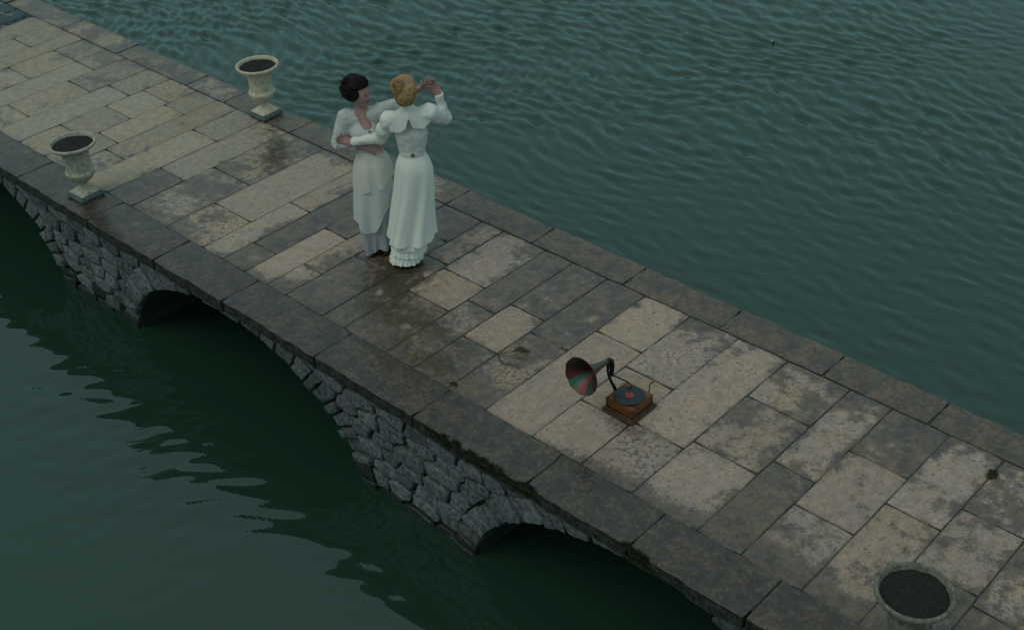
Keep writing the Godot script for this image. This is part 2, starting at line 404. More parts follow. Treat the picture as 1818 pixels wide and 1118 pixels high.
# ---------------------------------------------------------------- water
func spread(a: float, b: float, step: float, lo: float, hi: float) -> PackedFloat32Array:
	var o := PackedFloat32Array(); var x := a; var g := step
	var left := []
	while x > lo: g *= 1.35; x -= g; left.append(x)
	left.reverse()
	for q in left: o.append(q)
	x = a
	while x < b: o.append(x); x += step
	g = step
	while x < hi: o.append(x); g *= 1.35; x += g
	return o
func make_water():
	var xs := spread(-19.6, -2.4, .034, -320.0, 300.0); var zs := PackedFloat32Array()
	for q in spread(-17.6, -6.5, .034, -320.0, -6.5): zs.append(q)
	for q in spread(-6.44, -0.2, .04, -6.44, 300.0): zs.append(q)
	var nx := xs.size(); var nz := zs.size()
	var h := PackedFloat32Array(); h.resize(nx * nz)
	var warp := noise(5, .22, 2); var gust := noise(9, .12, 2); var rip := noise(12, 1.1, 3); var slow := noise(13, .5, 2)
	var r := RandomNumberGenerator.new(); r.seed = 3
	# wind ripples: direction of travel, length, steepness
	var waves := []
	for k in 11:
		var lam: float = [.46, .31, .27, .235, .21, .19, .17, .155, .14, .33, .2][k]
		var ang: float = PI * .5 + [.05, -.22, .28, .02, -.38, .2, .45, -.15, .1, -.75, .8][k] + .18
		var kk := TAU / lam
		waves.append([cos(ang) * kk, sin(ang) * kk, [.03, .06, .08, .09, .095, .095, .08, .065, .05, .055, .075][k] / kk, r.randf() * TAU])
	var calm := []
	for k in 8:
		var lam: float = [1.0, .62, .47, .36, .27, .2, .17, .145][k]
		var ang: float = [.5, .9, .65, 1.15, .35, .8, 1.05, .55][k]
		var kk := TAU / lam
		calm.append([cos(ang) * kk, sin(ang) * kk, [.006, .012, .02, .027, .029, .026, .024, .02][k] / kk, r.randf() * TAU])
	for j in nz:
		var z := zs[j]
		var far_side := sstep(-5.2, -6.6, z)
		for i in nx:
			var x := xs[i]
			var edge := sstep(-320.0, -30.0, x) * sstep(40.0, 2.0, x) * sstep(-80.0, -22.0, z) * sstep(30.0, 2.0, z)
			var y := 0.0
			if edge > 0.01:
				var wx := x + .5 * warp.get_noise_2d(x, z); var wz := z + .5 * warp.get_noise_2d(x + 40.0, z)
				if far_side > 0.0:
					var u := (x - z) * .7071
					var a := (.55 + .75 * sstep(-.35, .35, gust.get_noise_2d(x, z))) * (1.0 - .55 * sstep(4.5, 8.0, u)) * (1.0 + .5 * sstep(3.0, -4.0, u))
					var s := 0.0
					for q in waves:
						var th: float = q[0] * wx + q[1] * wz + q[3]; s += q[2] * (sin(th) - .3 * sin(2.0 * th))
					s += .006 * rip.get_noise_2d(x * 1.3, z * 2.6)
					y += a * s * far_side
				if far_side < 1.0:
					var s := 0.0
					for q in calm: s += q[2] * sin(q[0] * wx + q[1] * wz + q[3])
					var a := .3 + 1.2 * sstep(.25, -.3, slow.get_noise_2d(x * .6, z * .6)) * sstep(-2.2, -3.5, z + .1 * (x + 8.0))
					y += (s * a + .0012 * rip.get_noise_2d(x, z)) * (1.0 - far_side)
			h[j * nx + i] = y * edge
	var v := PackedVector3Array(); v.resize(nx * nz); var n := PackedVector3Array(); n.resize(nx * nz); var ix := PackedInt32Array(); ix.resize((nx - 1) * (nz - 1) * 6)
	for j in nz:
		for i in nx:
			var a := j * nx + i
			v[a] = Vector3(xs[i], WATER + h[a], zs[j])
			var i0 := maxi(i - 1, 0); var i1 := mini(i + 1, nx - 1); var j0 := maxi(j - 1, 0); var j1 := mini(j + 1, nz - 1)
			n[a] = Vector3(-(h[j * nx + i1] - h[j * nx + i0]) / (xs[i1] - xs[i0]), 1.0, -(h[j1 * nx + i] - h[j0 * nx + i]) / (zs[j1] - zs[j0])).normalized()
	var k := 0
	for j in nz - 1:
		for i in nx - 1:
			var a := j * nx + i
			ix[k] = a; ix[k + 1] = a + 1; ix[k + 2] = a + nx + 1; ix[k + 3] = a; ix[k + 4] = a + nx + 1; ix[k + 5] = a + nx; k += 6
	var ar := []; ar.resize(Mesh.ARRAY_MAX); ar[Mesh.ARRAY_VERTEX] = v; ar[Mesh.ARRAY_NORMAL] = n; ar[Mesh.ARRAY_INDEX] = ix
	var m := ArrayMesh.new(); m.add_surface_from_arrays(Mesh.PRIMITIVE_TRIANGLES, ar)
	var o := part(m, "water", M.water, self); o.set_meta("kind", "structure")
	var bed := Shape.new(); bed.box(Vector3(-10, -4.0, -10), Vector3(640, .5, 640), .01)
	part(bed, "lake_bed", M.core, self).set_meta("kind", "structure")

# ---------------------------------------------------------------- bridge
# a stone slab between x0..x1 and z0..z1 with worn edges; top in the paving material, sides in another
func slab(x0: float, x1: float, z0: float, z1: float, top: float, thick: float, gap: float, called: String, parent: Node, side: Material, overhang := [0, 0], worn := .004):
	var half := 0 if (x0 + x1) * .5 < -8.05 else 1
	var ring := PackedVector2Array()
	var a := Vector2(x0 + gap, z0 + (gap if overhang[0] == 0 else 0.0)); var b := Vector2(x1 - gap, z1 - (gap if overhang[1] == 0 else 0.0))
	var corners := [a, Vector2(b.x, a.y), b, Vector2(a.x, b.y)]
	for k in 4:
		var p: Vector2 = corners[k]; var q: Vector2 = corners[(k + 1) % 4]; var d := (q - p)
		var n := maxi(3, int(d.length() / .09)); var side_out := Vector2(d.y, -d.x).normalized()
		for i in n:
			var t := float(i) / n
			var wob := rng.randf_range(-1.0, .6) * worn
			if (k == 0 and overhang[0] == 1) or (k == 2 and overhang[1] == 1): wob *= 3.0
			if i == 0: wob = -absf(wob); ring.append(p + d * .0 + ((p - (a + b) * .5).normalized() * -rng.randf_range(.004, .016)))
			else: ring.append(p + d * t + side_out * wob)
	var n := ring.size(); var c := (a + b) * .5
	var tilt := Vector2(rng.randf_range(-.0025, .0025), rng.randf_range(-.0025, .0025)); var lift := rng.randf_range(-.0025, .0015)
	var T := Shape.new(); var S := Shape.new()
	var ht := func(p: Vector2) -> float: return top + lift + (p - c).dot(tilt)
	var ins := func(p: Vector2, g: float) -> Vector2: return p + Vector2(-signf(p.x - c.x) * g if absf(absf(p.x - c.x) - (b.x - a.x) * .5) < .03 else 0.0, -signf(p.y - c.y) * g if absf(absf(p.y - c.y) - (b.y - a.y) * .5) < .03 else 0.0)
	T.v.append(Vector3(c.x, ht.call(c), c.y))
	for p in ring:
		var q: Vector2 = ins.call(p, .006); T.v.append(Vector3(q.x, ht.call(q), q.y))
	for p in ring: T.v.append(Vector3(p.x, ht.call(p) - .005, p.y))
	for i in n:
		var j := (i + 1) % n
		T.tri(0, 1 + i, 1 + j); T.quad(1 + i, 1 + n + i, 1 + n + j, 1 + j)
	for p in T.v: T.uv.append(Vector2((p.x - TX[half]) / (TEX_W * PX), (p.z - TZ) / (TEX_H * PX)))
	for p in ring: S.v.append(Vector3(p.x, ht.call(p) - .005, p.y))
	for p in ring:
		var d := (p - c).normalized() * rng.randf_range(-.012, .004) if overhang[0] + overhang[1] > 0 else Vector2.ZERO
		S.v.append(Vector3(p.x + d.x, top - thick + rng.randf_range(-.012, .012) * float(overhang[0] + overhang[1]), p.y + d.y))
	for i in n:
		var j := (i + 1) % n
		S.quad(i, n + i, n + j, j)
	S.v.append(Vector3(c.x, top - thick, c.y))
	for i in n: S.tri(2 * n, n + (i + 1) % n, n + i)
	S.flat = true
	var m := ArrayMesh.new(); m.add_surface_from_arrays(Mesh.PRIMITIVE_TRIANGLES, T.arrays()); m.add_surface_from_arrays(Mesh.PRIMITIVE_TRIANGLES, S.arrays())
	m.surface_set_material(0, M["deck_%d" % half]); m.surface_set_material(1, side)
	var o := MeshInstance3D.new(); o.name = called; o.mesh = m; parent.add_child(o, true)

const SPAN := 4.55
const ARCH_A := 1.62
const ARCH_B := 1.03
const ARCH_Y := -1.3
func arch_center(k: int) -> float: return -3.5 - SPAN * k
func arch_under(x: float) -> float:
	var k := roundf((-3.5 - x) / SPAN); var d := absf(x - (-3.5 - SPAN * k))
	return ARCH_Y + ARCH_B * sqrt(1.0 - d * d / (ARCH_A * ARCH_A)) if d < ARCH_A else -3.8

func make_bridge():
	var br := thing("stone_bridge", "long low stone bridge with flagstone deck and dark rubble arches crossing green water", "bridge")
	# the body of the bridge: a mass with arched openings
	var body := Shape.new(); var xs := []
	var x := -24.6
	while x < 5.6: xs.append(x); x += .05
	for face in 2:
		var z: float = [Z_NEAR - .16, Z_FAR + .16][face]; var n0 := body.v.size()
		for q in xs: body.v.append(Vector3(q, -.11, z)); body.v.append(Vector3(q, arch_under(q), z))
		for i in xs.size() - 1:
			var a := n0 + i * 2
			if face == 0: body.quad(a, a + 2, a + 3, a + 1)
			else: body.quad(a, a + 1, a + 3, a + 2)
	var n0 := body.v.size()
	for q in xs: body.v.append(Vector3(q, arch_under(q), Z_NEAR - .16)); body.v.append(Vector3(q, arch_under(q), Z_FAR + .16)); body.v.append(Vector3(q, -.11, Z_NEAR - .16)); body.v.append(Vector3(q, -.11, Z_FAR + .16))
	for i in xs.size() - 1:
		var a := n0 + i * 4
		body.quad(a, a + 4, a + 5, a + 1); body.quad(a + 2, a + 3, a + 7, a + 6)
	body.flat = true
	var core := part(body, "masonry_core", M.core, br)
	# bed of the paving, seen in the joints
	var bed := Shape.new(); bed.box(Vector3(-9.5, -.055, (Z_NEAR + Z_FAR) * .5), Vector3(30.2, .09, 2.40), .004)
	var deck := part(bed, "deck", M.joint, br)
	for i in COURSES.size():
		var c: Array = COURSES[i]; var x1: float = COURSES[i + 1][0] if i < COURSES.size() - 1 else X_END
		var zs: Array = [ZF] + c[1] + [ZN]
		for k in zs.size() - 1: slab(c[0], x1, zs[k], zs[k + 1], 0.0, .05, rng.randf_range(.0006, .0036), "paving_slab", deck, M.joint)
	# beyond the frame the paving goes on
	for side in 2:
		var q := X_END if side == 0 else -14.72
		for i in (12 if side == 0 else 22):
			var wd := rng.randf_range(.32, .52); var s := rng.randf_range(-6.2, -5.4)
			var a := q if side == 0 else q - wd
			slab(a, a + wd, ZF, s, 0.0, .05, rng.randf_range(.0006, .0036), "paving_slab", deck, M.joint); slab(a, a + wd, s, ZN, 0.0, .05, rng.randf_range(.0006, .0036), "paving_slab", deck, M.joint)
			q += wd if side == 0 else -wd
	for i in COPE_N.size() - 1: slab(COPE_N[i], COPE_N[i + 1], ZN, Z_NEAR + rng.randf_range(-.006, .004), .004, .115, .002, "coping_stone", br, M.moss_stone, [0, 1])
	for i in COPE_F.size() - 1: slab(COPE_F[i], COPE_F[i + 1], Z_FAR + rng.randf_range(-.01, .01), ZF, .004, .11, .002, "coping_stone", br, M.moss_stone, [1, 0], .006)
	for side in 2:
		var q: float = X_END if side == 0 else -15.4
		for i in (5 if side == 0 else 8):
			var a := q if side == 0 else q - 1.1
			slab(a, a + 1.1, ZN, Z_NEAR, .006, .125, .004, "coping_stone", br, M.moss_stone, [0, 1]); slab(a, a + 1.1, Z_FAR, ZF, .012, .125, .004, "coping_stone", br, M.moss_stone, [1, 0])
			q += 1.1 if side == 0 else -1.1
	# rubble of the near face
	var wall := Shape.new(); wall.box(Vector3(-9.5, -.13, Z_NEAR - .2), Vector3(30, .035, .2), .004)
	var nw := part(wall, "side_wall", M.mortar, br)
	for k in range(-1, 4): rubble(k, nw, Z_NEAR - .16, 1.0)

# one stone from an outline in the wall's plane, standing proud with a rounded, uneven face
func wall_stone(poly: PackedVector2Array, z: float, out: float, parent: Node, called: String, deep := .055):
	var shr := Geometry2D.offset_polygon(poly, -.0135, Geometry2D.JOIN_MITER)
	if shr.is_empty(): return
	var base: PackedVector2Array = shr[0]
	if Geometry2D.is_polygon_clockwise(base): base.reverse()
	var c := Vector2.ZERO; var ring := PackedVector2Array()
	for i in base.size():
		var p := base[i]; var q := base[(i + 1) % base.size()]; var n := maxi(1, int((q - p).length() / .05))
		for k in n: ring.append(p.lerp(q, float(k) / n) + Vector2(rng.randf_range(-.006, .006), rng.randf_range(-.006, .006)))
	for p in ring: c += p
	c /= ring.size()
	var area := 0.0
	for i in ring.size(): area += ring[i].cross(ring[(i + 1) % ring.size()])
	if absf(area) * .5 < .0016: return
	var s := Shape.new(); var n := ring.size(); var tip := rng.randf_range(-.08, .08); var tip2 := rng.randf_range(-.1, .1); var dp := deep * rng.randf_range(.6, 1.25)
	for lay in 4:
		for p in ring:
			var t: float = [1.0, .995, .965, .6][lay]; var d: float = [-.05, dp * .75, dp * .97, dp][lay]
			var q := c + (p - c) * t
			d += (q - c).x * tip * .5 + (q - c).y * tip2 * .5 + (rng.randf_range(-.003, .003) if lay > 0 else 0.0)
			s.v.append(Vector3(q.x, q.y, z + out * d))
	s.v.append(Vector3(c.x, c.y, z + out * (dp + rng.randf_range(-.004, .006))))
	for lay in 3:
		for i in n:
			var a := lay * n + i; var b := lay * n + (i + 1) % n
			if out > 0: s.quad(a, a + n, b + n, b)
			else: s.quad(a, b, b + n, a + n)
	for i in n:
		var a := 3 * n + i; var b := 3 * n + (i + 1) % n
		if out > 0: s.tri(a, 4 * n, b)
		else: s.tri(a, b, 4 * n)
	var wet := c.y + rng.randf_range(-.06, .06) < WATER + .13
	part(s, called, M.rubble_wet if wet else M["rubble_%d" % (rng.randi() % 4)], parent)

func rubble(k: int, parent: Node, z: float, out: float):
	var cx := arch_center(k); var top := -.128
	# ring stones round the arch
	var th := []; var a := 0.06
	while a < PI - .06: th.append(a); a += rng.randf_range(.075, .13) * (1.35 if absf(a - PI * .5) < .7 else 1.0)
	th.append(PI - .06)
	var clip := PackedVector2Array([Vector2(cx - 3, -1.6), Vector2(cx + 3, -1.6), Vector2(cx + 3, top), Vector2(cx - 3, top)])
	for i in th.size() - 1:
		var w := rng.randf_range(.2, .3)
		var pts := PackedVector2Array()
		for t in [th[i], th[i + 1]]: pts.append(Vector2(cx + cos(t) * (ARCH_A + .005), ARCH_Y + sin(t) * (ARCH_B + .005)))
		for t in [th[i + 1], th[i]]: pts.append(Vector2(cx + cos(t) * (ARCH_A + w), ARCH_Y + sin(t) * (ARCH_B + w)))
		for q in Geometry2D.intersect_polygons(pts, clip): wall_stone(q, z, out, parent, "arch_stone", .058)
	# the pier on the arch's left, as cells round scattered seeds
	var px := cx - SPAN * .5; var lim := PackedVector2Array()
	for i in 41:
		var t := lerpf(-.1, 1.62, i / 40.0); lim.append(Vector2(cx - cos(t) * (ARCH_A + .225), ARCH_Y + sin(t) * (ARCH_B + .225)))
	for i in 41:
		var t := lerpf(1.62, -.1, i / 40.0); lim.append(Vector2(cx - SPAN + cos(t) * (ARCH_A + .225), ARCH_Y + sin(t) * (ARCH_B + .225)))
	var seeds := []; var y := -1.5; var row := 0
	while y < .0:
		var rh := rng.randf_range(.125, .17); var x := px - 2.2 + rng.randf_range(0, .2)
		while x < px + 2.2:
			seeds.append(Vector2(x, y + rng.randf_range(-.025, .025))); x += rng.randf_range(.19, .40)
		y += rh
	var box := PackedVector2Array([Vector2(px - 2.2, -1.55), Vector2(px + 2.2, -1.55), Vector2(px + 2.2, top), Vector2(px - 2.2, top)])
	var asp := Vector2(1.0, 1.75)
	for i in seeds.size():
		var s: Vector2 = seeds[i]
		if absf(s.x - px) > 2.1: continue
		var cell := PackedVector2Array([s + Vector2(-.5, -.3), s + Vector2(.5, -.3), s + Vector2(.5, .3), s + Vector2(-.5, .3)])
		for j in seeds.size():
			if j == i or absf(seeds[j].x - s.x) > .9 or absf(seeds[j].y - s.y) > .5: continue
			var d: Vector2 = (seeds[j] - s) * asp * asp; var m: Vector2 = (seeds[j] + s) * .5
			# keep the side nearer to s
			var cut := PackedVector2Array(); var n := cell.size()
			for q in n:
				var A := cell[q]; var B := cell[(q + 1) % n]; var fa := (A - m).dot(d); var fb := (B - m).dot(d)
				if fa <= 0: cut.append(A)
				if (fa < 0) != (fb < 0) and absf(fa - fb) > 1e-9: cut.append(A.lerp(B, fa / (fa - fb)))
			cell = cut
			if cell.size() < 3: break
		if cell.size() < 3: continue
		for q in Geometry2D.intersect_polygons(cell, box):
			for w in Geometry2D.intersect_polygons(q, lim): wall_stone(w, z, out, parent, "wall_stone")

# ---------------------------------------------------------------- urns
func make_urns():
	var spots := [[Vector3(-10.27, .006, -4.715), .03, "pale stone urn full of dark soil standing on the near edge, at the left", M.urn_lichen],
		[Vector3(-10.24, .012, -6.815), .02, "pale stone urn standing on the far edge against the water, behind the dancers", M.urn_stone],
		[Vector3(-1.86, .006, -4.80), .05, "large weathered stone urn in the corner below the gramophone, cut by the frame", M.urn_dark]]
	for s in spots:
		var t := thing("garden_urn", s[2], "urn", s[0], s[1], "stone urns along the bridge")
		var p := Shape.new(); p.box(Vector3(0, .021, 0), Vector3(.258, .042, .258), .01); p.flat = true; part(p, "plinth", M.plinth_stone, t)
		var f := Shape.new()
		f.lathe([[.0, .041, 0], [.102, .041, 1.0], [.106, .05, 1.0], [.103, .062, .9], [.095, .072, .3], [.088, .078, 0], [.06, .086, 0], [.043, .098, 0], [.036, .115, 0], [.035, .13, 0], [.042, .143, 0], [.052, .149, 0], [.05, .156, 0], [.03, .156, 0]], 48)
		part(f, "foot", s[3], t)
		var b := Shape.new(); var pr := [[.03, .152], [.05, .155], [.068, .163], [.09, .178], [.112, .2], [.127, .226], [.134, .25], [.136, .262], [.132, .272], [.122, .277], [.118, .284], [.1165, .31], [.116, .35], [.117, .39], [.121, .425], [.129, .455], [.142, .482], [.16, .505], [.172, .516], [.178, .522]]
		b.lathe(pr, 48); part(b, "bowl", s[3], t)
		var rim := Shape.new()
		rim.lathe([[.17, .517], [.19, .521], [.206, .527], [.214, .536], [.217, .546], [.216, .555], [.211, .561], [.204, .563], [.197, .561], [.191, .553], [.187, .54], [.18, .515]], 56)
		part(rim, "rim", s[3], t)
		var so := Shape.new(); var ns := noise(77 + int(s[0].x * 10), 6.0, 4); var n := 14
		so.v.append(Vector3(0, .54, 0))
		for i in range(1, n + 1):
			for k in 40:
				var r := .189 * i / n; var a := TAU * k / 40.0
				var q := Vector3(cos(a) * r, 0, sin(a) * r); q.y = .54 - .012 * pow(float(i) / n, 3) + .011 * ns.get_noise_2d(q.x * 4.0, q.z * 4.0) + rng.randf_range(-.002, .002); so.v.append(q)
		for k in 40: so.tri(0, 1 + k, 1 + (k + 1) % 40)
		for i in n - 1:
			for k in 40:
				var a := 1 + i * 40 + k; var b2 := 1 + i * 40 + (k + 1) % 40; so.quad(a, a + 40, b2 + 40, b2)
		part(so, "soil", M.soil, t)

# ---------------------------------------------------------------- gramophone
func make_gramophone():
	var g := thing("gramophone", "wooden gramophone with red and green painted horn and dark record on the flagstones", "gramophone", Vector3(-4.425, .002, -5.54))
	var s := Shape.new(); s.box(Vector3(0, .011, 0), Vector3(.284, .022, .284), .004); s.box(Vector3(0, .0285, 0), Vector3(.264, .013, .264), .005); s.flat = true; part(s, "plinth", M.wood_dark, g)
	s = Shape.new(); s.box(Vector3(0, .068, 0), Vector3(.226, .066, .226), .003); s.flat = true
	var body := part(s, "cabinet", M.wood, g)
	for k in 4:
		s = Shape.new(); s.box(Vector3(0, .068, .1135), Vector3(.178, .038, .005), .002); s.flat = true
		part(s, "panel", M.wood, body).rotation.y = k * PI / 2
	for k in 4:
		s = Shape.new(); var a := PI / 4 + k * PI / 2; s.tube([Vector3(0, .036, 0), Vector3(0, .05, 0), Vector3(0, .086, 0), Vector3(0, .1, 0)], [.011, .0085, .0085, .011], 10)
		part(s, "corner_post", M.wood_dark, body).position = Vector3(cos(a), 0, sin(a)) * .1575
	s = Shape.new(); s.box(Vector3(0, .107, 0), Vector3(.242, .012, .242), .004); s.box(Vector3(0, .1165, 0), Vector3(.228, .007, .228), .003); s.flat = true; part(s, "lid", M.wood, g)
	s = Shape.new(); s.lathe([[0, .1205], [.1, .1205], [.102, .124], [.102, .129], [.1, .131], [0, .131]], 56, Vector3(.01, 0, .012)); part(s, "turntable", M.felt, g)
	s = Shape.new(); var pr := [[0, .1312], [.1095, .1312], [.11, .1325], [.1095, .134]]
	for i in 14: pr.append([.106 - i * .0048, .134 - .0006 * (i % 2)])
	pr.append([.04, .134]); pr.append([0, .134]); s.lathe(pr, 64, Vector3(.01, 0, .012))
	var rec := part(s, "record", M.shellac, g)
	s = Shape.new(); s.lathe([[.0, .1345], [.031, .1345], [.031, .1341]], 40, Vector3(.01, 0, .012)); part(s, "record_label", M.label_red, rec)
	s = Shape.new(); s.tube([Vector3(.01, .13, .012), Vector3(.01, .142, .012)], [.003, .002], 8); part(s, "spindle", M.brass, g)
	# bracket and elbow behind the turntable
	var o := g.position
	var P := func(x: float, y: float, z: float) -> Vector3: return Vector3(x, y, z) - o
	s = Shape.new(); s.tube([P.call(-4.545, .105, -5.535), P.call(-4.556, .13, -5.533), P.call(-4.575, .17, -5.525), P.call(-4.593, .22, -5.517), P.call(-4.602, .27, -5.515), P.call(-4.604, .31, -5.52), P.call(-4.602, .335, -5.528)], [.014, .013, .0115, .0105, .0105, .012, .012], 12); part(s, "bracket", M.iron, g)
	s = Shape.new(); s.tube([P.call(-4.59, .215, -5.54), P.call(-4.595, .25, -5.553), P.call(-4.6, .29, -5.56), P.call(-4.6, .33, -5.553), P.call(-4.6, .352, -5.53), P.call(-4.6, .356, -5.5)], [.014, .017, .02, .021, .02, .0185], 14); part(s, "elbow", M.iron, g)
	s = Shape.new(); s.tube([P.call(-4.586, .226, -5.535), P.call(-4.55, .222, -5.545), P.call(-4.5, .212, -5.558), P.call(-4.462, .205, -5.567), P.call(-4.448, .196, -5.566)], [.007, .0062, .0058, .0058, .0065], 10)
	var arm := part(s, "tone_arm", M.iron, g)
	s = Shape.new(); s.tube([P.call(-4.456, .17, -5.566), P.call(-4.455, .17, -5.566), P.call(-4.44, .172, -5.562), P.call(-4.439, .172, -5.562)], [.018, .021, .021, .018], 20); part(s, "sound_box", M.brass, arm)
	s = Shape.new(); s.tube([P.call(-4.447, .155, -5.562), P.call(-4.447, .137, -5.556)], [.002, .001], 6); part(s, "needle", M.brass, arm)
	# horn: ten fluted petals, facing the near edge
	var throat: Vector3 = P.call(-4.6, .356, -5.505); var mouth: Vector3 = P.call(-4.6, .39, -5.231); var ax := (mouth - throat); var len := ax.length(); ax = ax.normalized()
	var sx := Vector3(1, 0, 0); var sy := ax.cross(sx).normalized()
	var N := 10; var paint := ["horn_red", "horn_green"]; var lining := ["horn_dark", "horn_dark", "horn_dark", "horn_dark", "horn_dark", "horn_maroon", "horn_green", "horn_rose", "horn_moss", "horn_dark"]
	for k in N:
		s = Shape.new(); var rows := 22; var cols := 7
		for lay in 2:
			for i in rows:
				var t := float(i) / (rows - 1); var r := .0175 + .030 * t + .094 * pow(t, 4.2)
				for j in cols:
					var q := float(j) / (cols - 1); var a := TAU * (k + q) / N
					var fl := sin(q * PI); var rr := r * (1.0 + .025 * t * (fl - .5)) - (.0022 if lay == 1 else 0.0)
					var end := t * len + (.004 * fl * pow(t, 6.0))
					s.v.append(throat + ax * end + (sx * cos(a) + sy * sin(a)) * rr)
		var inner := Shape.new(); inner.v = s.v.slice(rows * cols); s.v = s.v.slice(0, rows * cols)
		for i in rows - 1:
			for j in cols - 1:
				var a := i * cols + j
				s.quad(a, a + 1, a + cols + 1, a + cols); inner.quad(a, a + cols, a + cols + 1, a + 1)
		var pm := ArrayMesh.new(); pm.add_surface_from_arrays(Mesh.PRIMITIVE_TRIANGLES, s.arrays()); pm.add_surface_from_arrays(Mesh.PRIMITIVE_TRIANGLES, inner.arrays())
		pm.surface_set_material(0, M[paint[k % 2]]); pm.surface_set_material(1, M[lining[k]])
		var hp := MeshInstance3D.new(); hp.name = "horn_panel"; hp.mesh = pm; g.add_child(hp, true)
	s = Shape.new(); var pts := []; var rad := []
	for i in 61:
		var a := TAU * i / 60.0; var fl := absf(sin(a * N * .5)); pts.append(throat + ax * (len + .004 * fl) + (sx * cos(a) + sy * sin(a)) * .1415 * (.9875 + .025 * fl)); rad.append(.0028)
	s.tube(pts, rad, 6, false); part(s, "horn_rim", M.horn_red, g)
	s = Shape.new(); s.tube([Vector3(.05, .07, -.112), Vector3(.05, .07, -.15), Vector3(.05, .085, -.165), Vector3(.05, .13, -.168), Vector3(.05, .14, -.175), Vector3(.05, .14, -.215)], [.004, .004, .004, .004, .004, .004], 8)
	var cr := part(s, "crank", M.iron, g)
	s = Shape.new(); s.tube([Vector3(.05, .14, -.18), Vector3(.05, .14, -.19), Vector3(.05, .14, -.21), Vector3(.05, .14, -.22)], [.006, .009, .009, .006], 10); part(s, "crank_grip", M.brass, cr)

# ---------------------------------------------------------------- the two women
# a cloth tube: rings of [y, cx, cz, rx, rz, fold depth]; hem gives how far the lowest ring is lifted at an angle
func cloth(rings: Array, folds: Array, seg: int, hem: Callable, rows := 44, thick := .004, twist := 0.0) -> Shape:
	var s := Shape.new(); var n := rings.size()
	var y0: float = rings[0][0]
	for lay in 2:
		for i in rows + 1:
			var t := float(i) / rows * (n - 1); var k := mini(int(t), n - 2); var f := t - k
			var A: Array = rings[maxi(k - 1, 0)]; var B: Array = rings[k]; var C: Array = rings[k + 1]; var E: Array = rings[mini(k + 2, n - 1)]
			var q := []
			for c in 6: q.append(cubic_interpolate(B[c], C[c], A[c], E[c], f))
			for j in seg:
				var a := TAU * j / seg; var d := 0.0
				for w in folds: d += w[1] * cos(w[0] * a + w[2] + twist * float(q[0]) * w[0] + .7 * sin(2.0 * a + w[2]))
				var rr := 1.0 + 0.0
				var off: float = d * q[5] - (thick if lay == 1 else 0.0)
				var y: float = q[0] + hem.call(a) * pow(float(i) / rows, 1.5)
				s.v.append(Vector3(q[1] + cos(a) * (q[3] + off), y, q[2] + sin(a) * (q[4] + off)))
	var m := (rows + 1) * seg
	for lay in 2:
		for i in rows:
			for j in seg:
				var a := lay * m + i * seg + j; var b := lay * m + i * seg + (j + 1) % seg
				if lay == 0: s.quad(a, b, b + seg, a + seg)
				else: s.quad(a, a + seg, b + seg, b)
	for j in seg:
		var a := rows * seg + j; var b := rows * seg + (j + 1) % seg
		s.quad(a, b, b + m, a + m)
	return s
func no_hem(_a: float) -> float: return 0.0

# bones of a head in its own axes (x to its left, y up, z forward) added to a field
func head_bones(F: Field, t: Transform3D, sc := 1.0):
	var B := func(a: Vector3, b: Vector3, ra: float, rb: float, k := .02, cv := false): F.cap(t * (a * sc), t * (b * sc), ra * sc, rb * sc, k, cv)
	B.call(Vector3(0, .035, -.012), Vector3(0, .03, .012), .088, .082)
	B.call(Vector3(-.02, -.01, .045), Vector3(.02, -.01, .045), .05, .05, .03)
	B.call(Vector3(0, -.04, .045), Vector3(0, -.078, .056), .044, .028, .03)
	B.call(Vector3(-.045, -.045, .015), Vector3(0, -.08, .055), .024, .022, .03)
	B.call(Vector3(.045, -.045, .015), Vector3(0, -.08, .055), .024, .022, .03)
	B.call(Vector3(-.032, .024, .078), Vector3(.032, .024, .078), .0135, .0135, .015)
	B.call(Vector3(0, .012, .088), Vector3(0, -.022, .107), .008, .0115, .012)
	B.call(Vector3(-.01, -.024, .098), Vector3(.01, -.024, .098), .008, .008, .008)
	B.call(Vector3(-.034, -.015, .074), Vector3(-.03, -.025, .07), .02, .02, .02)
	B.call(Vector3(.034, -.015, .074), Vector3(.03, -.025, .07), .02, .02, .02)
	B.call(Vector3(-.014, -.049, .092), Vector3(.014, -.049, .092), .0065, .0065, .008)
	B.call(Vector3(-.012, -.058, .09), Vector3(.012, -.058, .09), .007, .007, .008)
	B.call(Vector3(-.008, -.086, .078), Vector3(.008, -.086, .078), .017, .017, .015)
	for s in [-1, 1]:
		B.call(Vector3(s * .031, .008, .093), Vector3(s * .031, .008, .093), .011, .011, .01, true)
		B.call(Vector3(s * .030, .006, .079), Vector3(s * .030, .006, .079), .0125, .0125, .003)
		B.call(Vector3(s * .082, .012, -.004), Vector3(s * .078, -.022, .002), .013, .009, .006)
